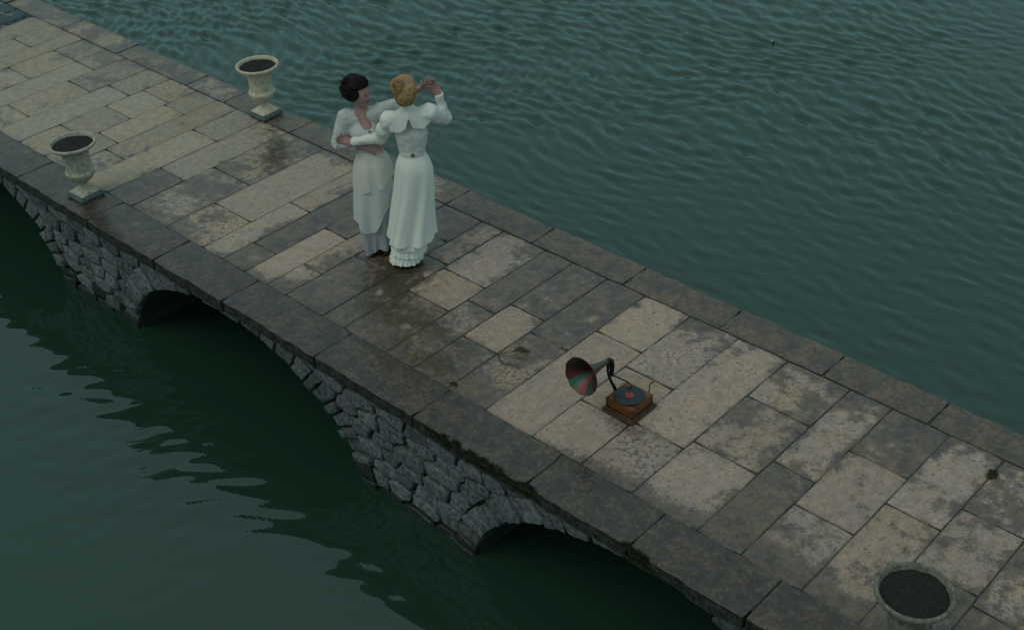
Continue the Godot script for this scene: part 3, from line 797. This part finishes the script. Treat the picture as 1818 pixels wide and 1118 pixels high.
# a hand: wrist, direction of the fingers, back-of-hand normal, which side the thumb is on, and how far the fingers curl
func hand_bones(F: Field, w: Vector3, dir: Vector3, back: Vector3, thumb: float, curl: Array):
	dir = dir.normalized(); var side := dir.cross(back).normalized(); back = side.cross(dir).normalized()
	for k in 4:
		var o := (k - 1.5) * .0175
		var root := w + dir * (.082 - .004 * absf(k - 1.2)) + side * (o * thumb)
		F.cap(w + side * (o * .55 * thumb), root, .0125, .0105, .012)
		var L: Array = [[.038, .024, .018], [.043, .027, .019], [.040, .025, .019], [.031, .019, .016]][k]
		var d := dir; var p := root
		for j in 3:
			d = d.rotated(side, float(curl[j]) * (1.0 + .08 * k)); var q: Vector3 = p + (d + side * (.05 * (k - 1.5) * thumb)).normalized() * float(L[j])
			F.cap(p, q, .0092 - .001 * j, .0085 - .001 * j, .004); p = q
	var tr := w + dir * .022 - side * (.026 * thumb); var td := (dir * .72 - side * (.62 * thumb) - back * .35).normalized()
	F.cap(w, tr, .014, .0125, .012)
	F.cap(tr, tr + td * .038, .0125, .0098, .006); F.cap(tr + td * .038, tr + td * .038 + (td * .75 + dir * .45 - back * .25).normalized() * .03, .0095, .0078, .004)

func swirl(s: Shape, c: Vector3, ax: Vector3, R: Vector3, n: int, r0: float, seed_: int, turn := 1.1):
	var r := RandomNumberGenerator.new(); r.seed = seed_
	ax = ax.normalized(); var u := ax.cross(Vector3(.2, .3, .93)).normalized(); var v := ax.cross(u)
	for k in n:
		var p := []; var w := []; var a0 := TAU * (k + r.randf() * .6) / n; var tl := turn * r.randf_range(.7, 1.3); var h0 := r.randf_range(-.8, -.55); var h1 := r.randf_range(.6, .97); var rr := r.randf_range(.95, 1.14)
		for i in 9:
			var t := i / 8.0; var hgt := lerpf(h0, h1, t); var a := a0 + tl * t * TAU * .35 + .15 * sin(t * 9.0 + k); var q := sqrt(maxf(0.0, 1.0 - hgt * hgt))
			p.append(c + (u * cos(a) * q + v * sin(a) * q + ax * hgt) * R * rr); w.append(r0 * (sin(PI * (.12 + .83 * t)) * .8 + .25) * r.randf_range(.85, 1.15))
		s.tube(p, w, 6)

func make_women():
	var base := Vector3(-7.074, .001, -5.862); var cotton := noise(70, 9.0, 3)
	# ---- the fair-haired woman, seen from behind
	var w := thing("person", "person in a long white dress with back turned to us, right arm raised in dance", "person", base, PI / 4, "dancing couple")
	var shL := Vector3(-.025, 1.325, 0); var elL := Vector3(-.126, 1.12, -.10); var wrL := Vector3(-.335, 1.08, -.14); var shR := Vector3(.29, 1.37, 0); var elR := Vector3(.405, 1.235, -.16); var wrR := Vector3(.374, 1.455, -.12)
	var hd := Transform3D(Basis.looking_at(Vector3(-.45, -.12, -.88), Vector3(.08, 1, 0), true), Vector3(.118, 1.545, -.015))
	var bs := Shape.new()
	var F := Field.new(Vector3(-.22, -.02, -.26), Vector3(.5, 1.5, .2), .011)
	F.cap(Vector3(.095, .90, 0), Vector3(.165, .90, 0), .085, .085); F.cap(Vector3(.10, 1.2, 0), Vector3(.115, 1.0, 0), .078, .068); F.cap(Vector3(.175, 1.21, 0), Vector3(.145, 1.0, 0), .078, .068)
	F.cap(Vector3(.03, 1.312, 0), Vector3(.24, 1.342, 0), .044, .044); F.cap(Vector3(.128, 1.34, 0), Vector3(.12, 1.49, -.012), .05, .043)
	F.cap(Vector3(.085, .9, 0), Vector3(.015, .48, .01), .075, .05); F.cap(Vector3(.005, .48, .01), Vector3(-.06, .09, .02), .052, .034); F.cap(Vector3(.17, .9, 0), Vector3(.09, .48, -.03), .075, .05); F.cap(Vector3(.09, .48, -.03), Vector3(.035, .09, 0), .052, .034)
	for q in [[shL, elL, .042, .035], [elL, wrL, .035, .025], [shR, elR, .042, .035], [elR, wrR, .035, .025]]: F.cap(q[0], q[1], q[2], q[3])
	F.net(bs)
	F = Field.new(Vector3(.0, 1.40, -.15), Vector3(.24, 1.68, .11), .006); head_bones(F, hd); F.net(bs)
	F = Field.new(Vector3(-.56, .97, -.28), Vector3(-.3, 1.2, -.02), .0042); F.cap(elL.lerp(wrL, .85), wrL, .026, .023, .01); hand_bones(F, wrL, Vector3(-1, .06, -.18), Vector3(-.1, .8, .6), 1.0, [.28, .55, .45]); F.net(bs)
	F = Field.new(Vector3(.2, 1.41, -.28), Vector3(.43, 1.62, -.02), .0042); F.cap(elR.lerp(wrR, .85), wrR, .026, .023, .01); hand_bones(F, wrR, Vector3(-.52, .72, -.25), Vector3(.35, .5, .8), -1.0, [.45, .7, .5]); F.net(bs)
	part(bs, "body", M.skin_pink, w)
	# bodice and sleeves
	var bo := Shape.new(); F = Field.new(Vector3(-.1, .98, -.2), Vector3(.38, 1.46, .2), .0095)
	F.cap(Vector3(.098, 1.19, .002), Vector3(.112, 1.02, 0), .09, .08, .04); F.cap(Vector3(.178, 1.2, .002), Vector3(.148, 1.02, 0), .09, .08, .04); F.cap(Vector3(.03, 1.31, 0), Vector3(.24, 1.345, 0), .06, .06, .05)
	F.wrinkle(noise(71, 26.0, 2), .006, Vector3(1.6, .6, 1.6)); F.wrinkle(noise(72, 9.0, 2), .005, Vector3(1, 1, 1)); F.net(bo)
	part(bo, "bodice", M.bodice_lace, w)
	for q in [[shL, elL, wrL], [shR, elR, wrR]]:
		var A: Vector3 = q[0]; var B: Vector3 = q[1]; var C: Vector3 = q[2]; bo = Shape.new(); var lo := A.min(B).min(C) - Vector3.ONE * .1; var hi := A.max(B).max(C) + Vector3.ONE * .1
		F = Field.new(lo, hi, .0085)
		F.cap(A.lerp(Vector3(.132, 1.33, 0), .4), A, .056, .062, .03); F.cap(A, A.lerp(B, .55), .064, .064, .04); F.cap(A.lerp(B, .5), B, .062, .05, .02); F.cap(B, B.lerp(C, .5), .05, .037, .02); F.cap(B.lerp(C, .5), C, .036, .03, .015); F.cap(C, C + (B - C).normalized() * .035, .036, .034, .006)
		F.cap(C, C - (B - C).normalized() * .06, .021, .021, .004, true)
		F.wrinkle(noise(71, 30.0, 2), .005, Vector3(1, 1, 1)); F.wrinkle(noise(72, 11.0, 2), .006, Vector3(1, 1, 1)); F.net(bo)
		part(bo, "sleeve", M.white_cotton, w)
	var tilt := func(x: float) -> float: return .13 * (x - .128)
	var yo := cloth([[1.425, .126, -.004, .056, .052, 0], [1.40, .128, 0, .09, .066, .1], [1.38, .13, 0, .145, .08, .2], [1.345, .132, .004, .178, .094, .5], [1.305, .132, .01, .186, .108, .9]], [[13, .0055, .3], [7, .004, 1.0]], 96, func(a): return .13 * .17 * cos(a) + .085 * exp(-pow((a - PI * .5) / .1, 2)) - .035 * exp(-pow((a - PI * .5 - .6) / .4, 2)) - .035 * exp(-pow((a - PI * .5 + .6) / .4, 2)) + .05 * exp(-pow((a - PI * 1.5) / .3, 2)) - .006 * absf(sin(a * 12)), 22, .004)
	part(yo, "lace_collar", M.bodice_lace, w)
	var nk := cloth([[1.475, .121, -.01, .05, .049, .3], [1.465, .121, -.01, .0515, .0505, .1], [1.43, .123, -.006, .054, .052, 0], [1.39, .126, 0, .062, .058, 0]], [[22, .003, 0]], 66, no_hem, 10, .003)
	part(nk, "neckband", M.lace_white, w)
	# skirts
	var sk := cloth([[1.055, .13, 0, .1, .092, 0], [1.02, .13, 0, .105, .098, .1], [.95, .13, .004, .135, .128, .25], [.87, .131, .004, .152, .145, .4], [.7, .117, .004, .163, .155, .8], [.5, .088, .004, .176, .162, 1.2], [.34, .066, .004, .187, .168, 1.5], [.245, .052, .006, .198, .176, 1.9]], [[5, .010, .8], [8, .008, 2.0], [13, .004, 1.1]], 150, func(a): return .012 * sin(a * 2.0 + .5) - .009 * absf(sin(a * 19)), 60, .004, .55)
	part(sk, "skirt", M.white_cotton, w)
	var hem := Shape.new()
	for k in 3:
		var yt: float = [.30, .20, .125][k]; var yb: float = [.185, .11, .035][k]; var c0: float = [.045, .03, .01][k]; var c1: float = [.03, .012, -.016][k]; var r0: float = [.152, .144, .136][k]
		hem.add(cloth([[yt, c0, .004, r0 - .012, r0 - .016, .2], [(yt + yb) * .5, (c0 + c1) * .5, .004, r0 - .004, r0 - .008, .8], [yb, c1, .004, r0 + .006, r0, 1.5]], [[23, .0032, k], [14, .003, 2.0 * k], [5, .003, .4]], 150, func(a): return -.005 * absf(sin(a * 17 + k)), 14, .004))
	part(hem, "lace_flounce", M.lace_white, w)
	var bl := cloth([[1.068, .13, 0, .099, .091, 0], [1.05, .13, 0, .1035, .096, 0], [1.032, .13, 0, .106, .099, 0]], [[2, .001, 0]], 64, no_hem, 6, .003)
	var belt := part(bl, "waistband", M.ivory, w)
	var bk := Shape.new(); bk.box(Vector3(.137, 1.05, .098), Vector3(.026, .03, .008), .003); bk.flat = true; part(bk, "buckle", M.ribbon, belt)
	for k in 5:
		var bt := Shape.new(); bt.lathe([[0, .004], [.0045, .003], [.006, 0], [.0045, -.003], [0, -.004]], 10)
		var o := part(bt, "button", M.ivory, w); o.position = Vector3(.134 + .001 * k, 1.09 + .035 * k, .098 + .002 * k); o.rotation.x = PI / 2
	# hair
	var hs := Shape.new(); F = Field.new(Vector3(-.04, 1.42, -.16), Vector3(.28, 1.74, .16), .008)
	F.cap(hd * Vector3(0, .045, .0), hd * Vector3(0, .025, -.03), .0935, .084, .02); F.cap(Vector3(.082, 1.60, .03), Vector3(.074, 1.642, .02), .045, .038, .02); F.cap(Vector3(.155, 1.552, .05), Vector3(.162, 1.575, .045), .044, .038, .012); F.cap(Vector3(.12, 1.5, .045), Vector3(.11, 1.47, .03), .04, .028, .02)
	F.cap(Vector3(.1, 1.545, .06), Vector3(.15, 1.53, .06), .036, .034, .02)
	F.wrinkle(noise(73, 22.0, 2), .01, Vector3(1, 1, 1)); F.net(hs)
	var hair := part(hs, "hair", M.hair_blonde, w)
	var lk := Shape.new(); swirl(lk, Vector3(.077, 1.625, .034), Vector3(-.3, .5, .8), Vector3(.05, .055, .048), 16, .010, 1, 1.8); swirl(lk, Vector3(.158, 1.565, .05), Vector3(.5, .3, .8), Vector3(.049, .049, .047), 16, .0095, 2, 2.0); swirl(lk, Vector3(.118, 1.52, .03), Vector3(0, 1, .2), Vector3(.07, .066, .055), 26, .008, 3, .5); swirl(lk, Vector3(.122, 1.55, -.005), Vector3(0.1, 1, .3), Vector3(.076, .076, .074), 30, .008, 4, .8)
	part(lk, "locks", M.hair_blonde, hair)
	for q in [[Vector3(-.06, 0, .02), Vector3(-.085, 0, -.1)], [Vector3(.035, 0, 0), Vector3(.018, 0, -.13)]]: shoe(q[0], q[1], w)

	# ---- the dark-haired woman, facing us with her head turned
	w = thing("person", "person in pale open-necked blouse and layered skirt, face in profile, dancing", "person", base, PI / 4, "dancing couple")
	shL = Vector3(-.10, 1.283, -.28); elL = Vector3(.053, 1.23, -.44); wrL = Vector3(.205, 1.425, -.31); shR = Vector3(-.405, 1.24, -.27); elR = Vector3(-.487, 1.02, -.25); wrR = Vector3(-.255, 1.005, -.165)
	hd = Transform3D(Basis.looking_at(Vector3(.90, -.10, .36), Vector3(.06, 1, 0), true), Vector3(-.283, 1.44, -.265))
	bs = Shape.new(); F = Field.new(Vector3(-.56, -.02, -.52), Vector3(.3, 1.46, -.02), .011)
	var H := Vector3(-.235, .82, -.235)
	F.cap(H + Vector3(-.04, 0, 0), H + Vector3(.04, 0, 0), .083, .083); F.cap(Vector3(-.29, 1.11, -.26), Vector3(-.255, .92, -.25), .077, .066); F.cap(Vector3(-.215, 1.12, -.26), Vector3(-.22, .92, -.25), .077, .066); F.cap(Vector3(-.375, 1.235, -.27), Vector3(-.13, 1.265, -.275), .048, .048)
	F.cap(Vector3(-.265, 1.24, -.268), Vector3(-.275, 1.40, -.272), .046, .041)
	F.cap(Vector3(-.295, 1.13, -.205), Vector3(-.225, 1.14, -.205), .05, .05, .04); F.cap(Vector3(-.268, 1.27, -.25), Vector3(-.224, 1.17, -.192), .04, .034, .03)
	F.cap(H + Vector3(-.045, 0, 0), Vector3(-.29, .44, -.2), .073, .05); F.cap(Vector3(-.29, .44, -.2), Vector3(-.305, .09, -.2), .05, .034); F.cap(H + Vector3(.045, 0, 0), Vector3(-.2, .44, -.23), .073, .05); F.cap(Vector3(-.2, .44, -.23), Vector3(-.215, .09, -.21), .05, .034)
	for q in [[shL, elL, .045, .036], [elL, wrL, .036, .025], [shR, elR, .045, .036], [elR, wrR, .036, .025]]: F.cap(q[0], q[1], q[2], q[3])
	F.net(bs)
	F = Field.new(Vector3(-.42, 1.29, -.40), Vector3(-.13, 1.58, -.13), .006); head_bones(F, hd, .98); F.net(bs)
	F = Field.new(Vector3(.13, 1.34, -.42), Vector3(.4, 1.6, -.12), .0042); F.cap(elL.lerp(wrL, .85), wrL, .026, .023, .01); hand_bones(F, wrL, Vector3(.55, .5, .55), Vector3(-.3, .75, -.5), 1.0, [.3, .5, .4]); F.net(bs)
	F = Field.new(Vector3(-.32, .9, -.28), Vector3(.03, 1.1, .03), .0042); F.cap(elR.lerp(wrR, .85), wrR, .026, .023, .01); hand_bones(F, wrR, Vector3(1, .04, .28), Vector3(-.2, .25, .9), -1.0, [.1, .3, .25]); F.net(bs)
	var body := part(bs, "body", M.skin, w)
	for sd in [-1, 1]:
		var es := Shape.new(); es.tube([hd * Vector3(sd * .019, .008, .0905), hd * Vector3(sd * .031, .010, .0905), hd * Vector3(sd * .042, .006, .085)], [.002, .0042, .002], 6); part(es, "eye", M.eye_dark, body)
		es = Shape.new(); es.tube([hd * Vector3(sd * .014, .028, .092), hd * Vector3(sd * .032, .033, .089), hd * Vector3(sd * .05, .026, .075)], [.003, .0035, .0015], 6); part(es, "eyebrow", M.hair_dark, body)
	var ls := Shape.new(); ls.tube([hd * Vector3(-.021, -.053, .092), hd * Vector3(0, -.0525, .0985), hd * Vector3(.021, -.053, .092)], [.002, .007, .002], 8); part(ls, "lips", M.lips, body)
	# blouse with short sleeves and a deep neck
	bo = Shape.new(); F = Field.new(Vector3(-.58, .90, -.53), Vector3(.3, 1.42, -.08), .0095)
	F.cap(Vector3(-.295, 1.1, -.255), Vector3(-.255, .92, -.25), .09, .08, .04); F.cap(Vector3(-.21, 1.11, -.255), Vector3(-.22, .92, -.25), .09, .08, .04); F.cap(Vector3(-.295, 1.12, -.2), Vector3(-.22, 1.13, -.2), .06, .06, .04); F.cap(Vector3(-.37, 1.225, -.27), Vector3(-.13, 1.255, -.275), .062, .062, .04)
	F.cap(shR, shR.lerp(elR, .9), .064, .06, .035); F.cap(shR.lerp(elR, .9), elR, .058, .054, .01); F.cap(elR, elR.lerp(wrR, .55), .05, .042, .02)
	F.cap(shL, shL.lerp(elL, .7), .063, .06, .035); F.cap(shL.lerp(elL, .6), elL, .06, .054, .02); F.cap(elL, elL.lerp(wrL, .75), .052, .04, .02)
	# open neck, cut in a V
	F.cap(Vector3(-.275, 1.40, -.25), Vector3(-.268, 1.31, -.24), .062, .052, .008, true); F.cap(Vector3(-.264, 1.30, -.195), Vector3(-.212, 1.19, -.125), .036, .006, .008, true)
	F.wrinkle(noise(74, 24.0, 2), .006, Vector3(1, 1.4, 1)); F.wrinkle(noise(75, 8.0, 2), .007, Vector3(1, 1, 1)); F.net(bo)
	part(bo, "blouse", M.pale_voile, w)
	var cf := Shape.new()
	for k in 3:
		var p := elR.lerp(wrR, -.05 + .05 * k); cf.tube([p, p + (wrR - elR).normalized() * .022], [.058 - .004 * k, .063 - .004 * k], 18, false)
	part(cf, "lace_cuff", M.lace_white, w)
	var br := Shape.new(); br.lathe([[0, .005], [.008, .004], [.011, 0], [.008, -.004], [0, -.005]], 14); var bo2 := part(br, "brooch", M.ribbon, w); bo2.position = Vector3(-.205, 1.165, -.128); bo2.rotation.x = PI / 2
	# underskirt, drape and peplum
	var us := cloth([[.80, -.235, -.235, .135, .13, 0], [.6, -.235, -.225, .145, .135, .5], [.35, -.25, -.21, .142, .132, 1.0], [.14, -.258, -.205, .132, .13, 1.4], [.03, -.262, -.2, .125, .128, 1.8]], [[6, .010, .4], [11, .007, 1.3], [4, .006, 2.1]], 140, func(a): return .045 * sstep(.5, 1.0, cos(a - .9)) + .008 * sin(a * 5.0), 44, .004)
	part(us, "underskirt", M.grey_satin, w)
	var dr := cloth([[.80, -.235, -.235, .139, .134, 0], [.65, -.238, -.23, .160, .150, .4], [.48, -.25, -.22, .168, .158, 1.0], [.30, -.262, -.21, .166, .158, 1.5]], [[5, .010, 1.4], [9, .006, .2]], 140, func(a): return .16 * sstep(.15, 1.0, cos(a - .15)) - .05 * exp(-pow((a - 1.95) / .45, 2)) + .02 * sin(a * 3.0), 40, .004)
	part(dr, "draped_overskirt", M.pale_voile, w)
	var pp := cloth([[.955, -.237, -.25, .098, .094, 0], [.91, -.237, -.247, .118, .112, .2], [.83, -.235, -.24, .150, .142, .5], [.72, -.233, -.232, .163, .153, .9], [.64, -.232, -.228, .166, .156, 1.2]], [[6, .009, .5], [10, .006, 1.7]], 140, func(a): return .07 * cos(a) + .015 * sin(a * 4.0) - .006 * absf(sin(a * 15)), 34, .004)
	part(pp, "peplum", M.ivory, w)
	hs = Shape.new(); F = Field.new(Vector3(-.48, 1.33, -.46), Vector3(-.14, 1.63, -.1), .008)
	F.cap(hd * Vector3(0, .05, -.03), hd * Vector3(0, .03, -.045), .092, .086, .03); F.cap(hd * Vector3(-.05, .085, .0), hd * Vector3(.05, .085, .0), .05, .05, .03); F.cap(hd * Vector3(-.03, .098, .045), hd * Vector3(.03, .098, .045), .034, .034, .03); F.cap(hd * Vector3(0, -.01, -.085), hd * Vector3(0, .04, -.09), .05, .055, .03)
	F.cap(hd * Vector3(-.075, .03, .03), hd * Vector3(-.075, -.01, .0), .026, .028, .02); F.cap(hd * Vector3(.075, .03, .03), hd * Vector3(.075, -.01, .0), .026, .028, .02)
	F.wrinkle(noise(76, 22.0, 2), .01, Vector3(1, 1, 1)); F.net(hs)
	hair = part(hs, "hair", M.hair_dark, w)
	lk = Shape.new(); swirl(lk, hd * Vector3(0, .045, -.035), hd.basis * Vector3(0, .6, 1), Vector3(.099, .097, .1), 34, .009, 5, .5); swirl(lk, hd * Vector3(0, .10, .03), hd.basis * Vector3(1, .2, .3), Vector3(.055, .05, .055), 18, .009, 6, 1.5)
	part(lk, "locks", M.hair_dark, hair)
	for q in [[Vector3(-.305, 0, -.21), Vector3(-.312, 0, -.09)], [Vector3(-.215, 0, -.215), Vector3(-.2, 0, -.1)]]: shoe(q[0], q[1], w)

func shoe(heel: Vector3, toe: Vector3, w: Node3D):
	var s := Shape.new(); var F := Field.new(Vector3(minf(heel.x, toe.x) - .08, -.002, minf(heel.z, toe.z) - .08), Vector3(maxf(heel.x, toe.x) + .08, .16, maxf(heel.z, toe.z) + .08), .006)
	var u := Vector3.UP
	F.cap(heel + u * .05, heel + u * .11, .036, .037, .02); F.cap(heel + u * .045, heel.lerp(toe, .6) + u * .03, .034, .03, .02); F.cap(heel.lerp(toe, .6) + u * .028, toe + u * .018, .03, .015, .02); F.cap(heel + u * .008, heel + u * .04, .014, .018, .01); F.cap(heel.lerp(toe, .5) + u * .012, toe + u * .012, .02, .012, .01)
	F.net(s); part(s, "shoe", M.leather, w)

# ---------------------------------------------------------------- small things
func tuft(s: Shape, c: Vector3, r: Vector3, n: int, len_: float):
	for k in n:
		var a := rng.randf() * TAU; var q := sqrt(rng.randf()); var p := c + Vector3(cos(a) * q * r.x, 0, sin(a) * q * r.z)
		var d := Vector3(rng.randf_range(-.6, .6), rng.randf_range(.4, 1.1), rng.randf_range(-.6, .6)).normalized() * len_ * rng.randf_range(.5, 1.2); var sd := d.cross(Vector3(rng.randf(), .2, rng.randf())).normalized() * .003
		var i := s.v.size(); p.y += r.y * (1.0 - q)
		s.v.append(p - sd); s.v.append(p + sd); s.v.append(p + d * .6 + sd * .8); s.v.append(p + d)
		s.tri(i, i + 1, i + 2); s.tri(i, i + 2, i + 3)
	var n0 := s.v.size(); var sg := 10
	s.v.append(c + Vector3(0, r.y, 0))
	for k in sg:
		var a := TAU * k / sg; s.v.append(c + Vector3(cos(a) * r.x, -.002, sin(a) * r.z) * rng.randf_range(.75, 1.1))
	for k in sg: s.tri(n0, n0 + 1 + k, n0 + 1 + (k + 1) % sg)

func make_small_things():
	var s := Shape.new(); tuft(s, Vector3.ZERO, Vector3(.035, .02, .05), 120, .03)
	var o := part(s, "moss_tuft", M.moss_bright, self); o.position = Vector3(-2.175, -.004, -6.53); o.set_meta("label", "bright green moss tuft growing in a paving joint near the far kerb"); o.set_meta("category", "moss")
	s = Shape.new(); tuft(s, Vector3.ZERO, Vector3(.03, .012, .02), 50, .02)
	o = part(s, "moss_tuft", M.moss_bright, self); o.position = Vector3(-5.585, .0, -4.93); o.set_meta("label", "small moss tuft in the joint beside the dark kerb stones, below the twig"); o.set_meta("category", "moss")
	# moss hanging on the near edge
	s = Shape.new()
	for q in [[-5.35, .07], [-5.22, .05], [-4.95, .07], [-4.82, .09], [-4.7, .08], [-4.6, .1], [-4.5, .11], [-4.42, .07], [-5.1, .05], [-3.58, .06], [-3.5, .05], [-3.44, .04]]:
		tuft(s, Vector3(q[0], rng.randf_range(-.035, -.004), Z_NEAR + .0), Vector3(q[1], .022, .022), 150, .032)
		tuft(s, Vector3(q[0] + .03, rng.randf_range(-.08, -.05), Z_NEAR + .004), Vector3(q[1], .02, .018), 90, .03)
	o = part(s, "edge_moss", M.moss, self); o.set_meta("kind", "stuff"); o.set_meta("label", "dark green moss growing along the near edge of the bridge"); o.set_meta("category", "moss")
	# twig with a curled leaf
	var t := thing("fallen_twig", "thin forked twig with one curled brown leaf lying on wet flagstones", "twig", Vector3(-5.50, .002, -5.42), 0.0)
	s = Shape.new(); s.tube([Vector3(-.12, .004, .02), Vector3(-.07, .010, .035), Vector3(-.02, .006, .07), Vector3(.05, .005, .075), Vector3(.14, .005, .03)], [.004, .005, .004, .003, .002], 6); part(s, "stem", M.twig_bark, t)
	s = Shape.new(); s.tube([Vector3(-.07, .010, .035), Vector3(-.05, .014, -.01), Vector3(-.01, .012, -.05)], [.004, .003, .002], 6); part(s, "stem", M.twig_bark, t)
	s = Shape.new(); leaf(s, .15, .055, .03); var lf := part(s, "leaf", M.dry_leaf, t); lf.position = Vector3(-.01, .012, -.05); lf.rotation.y = .75
	for q in [[Vector3(-4.8, WATER + .012, -13.6), "small pale leaf floating on the rippled water, at the right", .07, .4], [Vector3(-8.6, WATER + .015, -13.7), "tiny pale leaf floating far out on the green water", .06, 1.3]]:
		var l := thing("floating_leaf", q[1], "leaf", q[0], q[3]); s = Shape.new(); leaf(s, q[2], .035, .012); part(s, "blade", M.pale_leaf, l)
		s = Shape.new(); s.tube([Vector3(0, .001, 0), Vector3(-.02, .004, .004), Vector3(-.035, .002, .01)], [.0015, .0012, .001], 5); part(s, "stalk", M.twig_bark, l)
func leaf(s: Shape, len_: float, wid: float, curl: float):
	for lay in 2:
		for i in 9:
			for j in 5:
				var t := i / 8.0; var q := (j - 2) / 2.0; var ww := wid * sin(PI * clampf(t * .96 + .03, 0, 1)) * .5
				s.v.append(Vector3(t * len_, curl * (q * q * .8 + .4 * sin(t * 5.0)) * sin(PI * t) + .0012 * (1 - lay) + curl * .1, q * ww))
	for lay in 2:
		for i in 8:
			for j in 4:
				var a := lay * 45 + i * 5 + j
				if lay == 0: s.quad(a, a + 5, a + 6, a + 1)
				else: s.quad(a, a + 1, a + 6, a + 5)
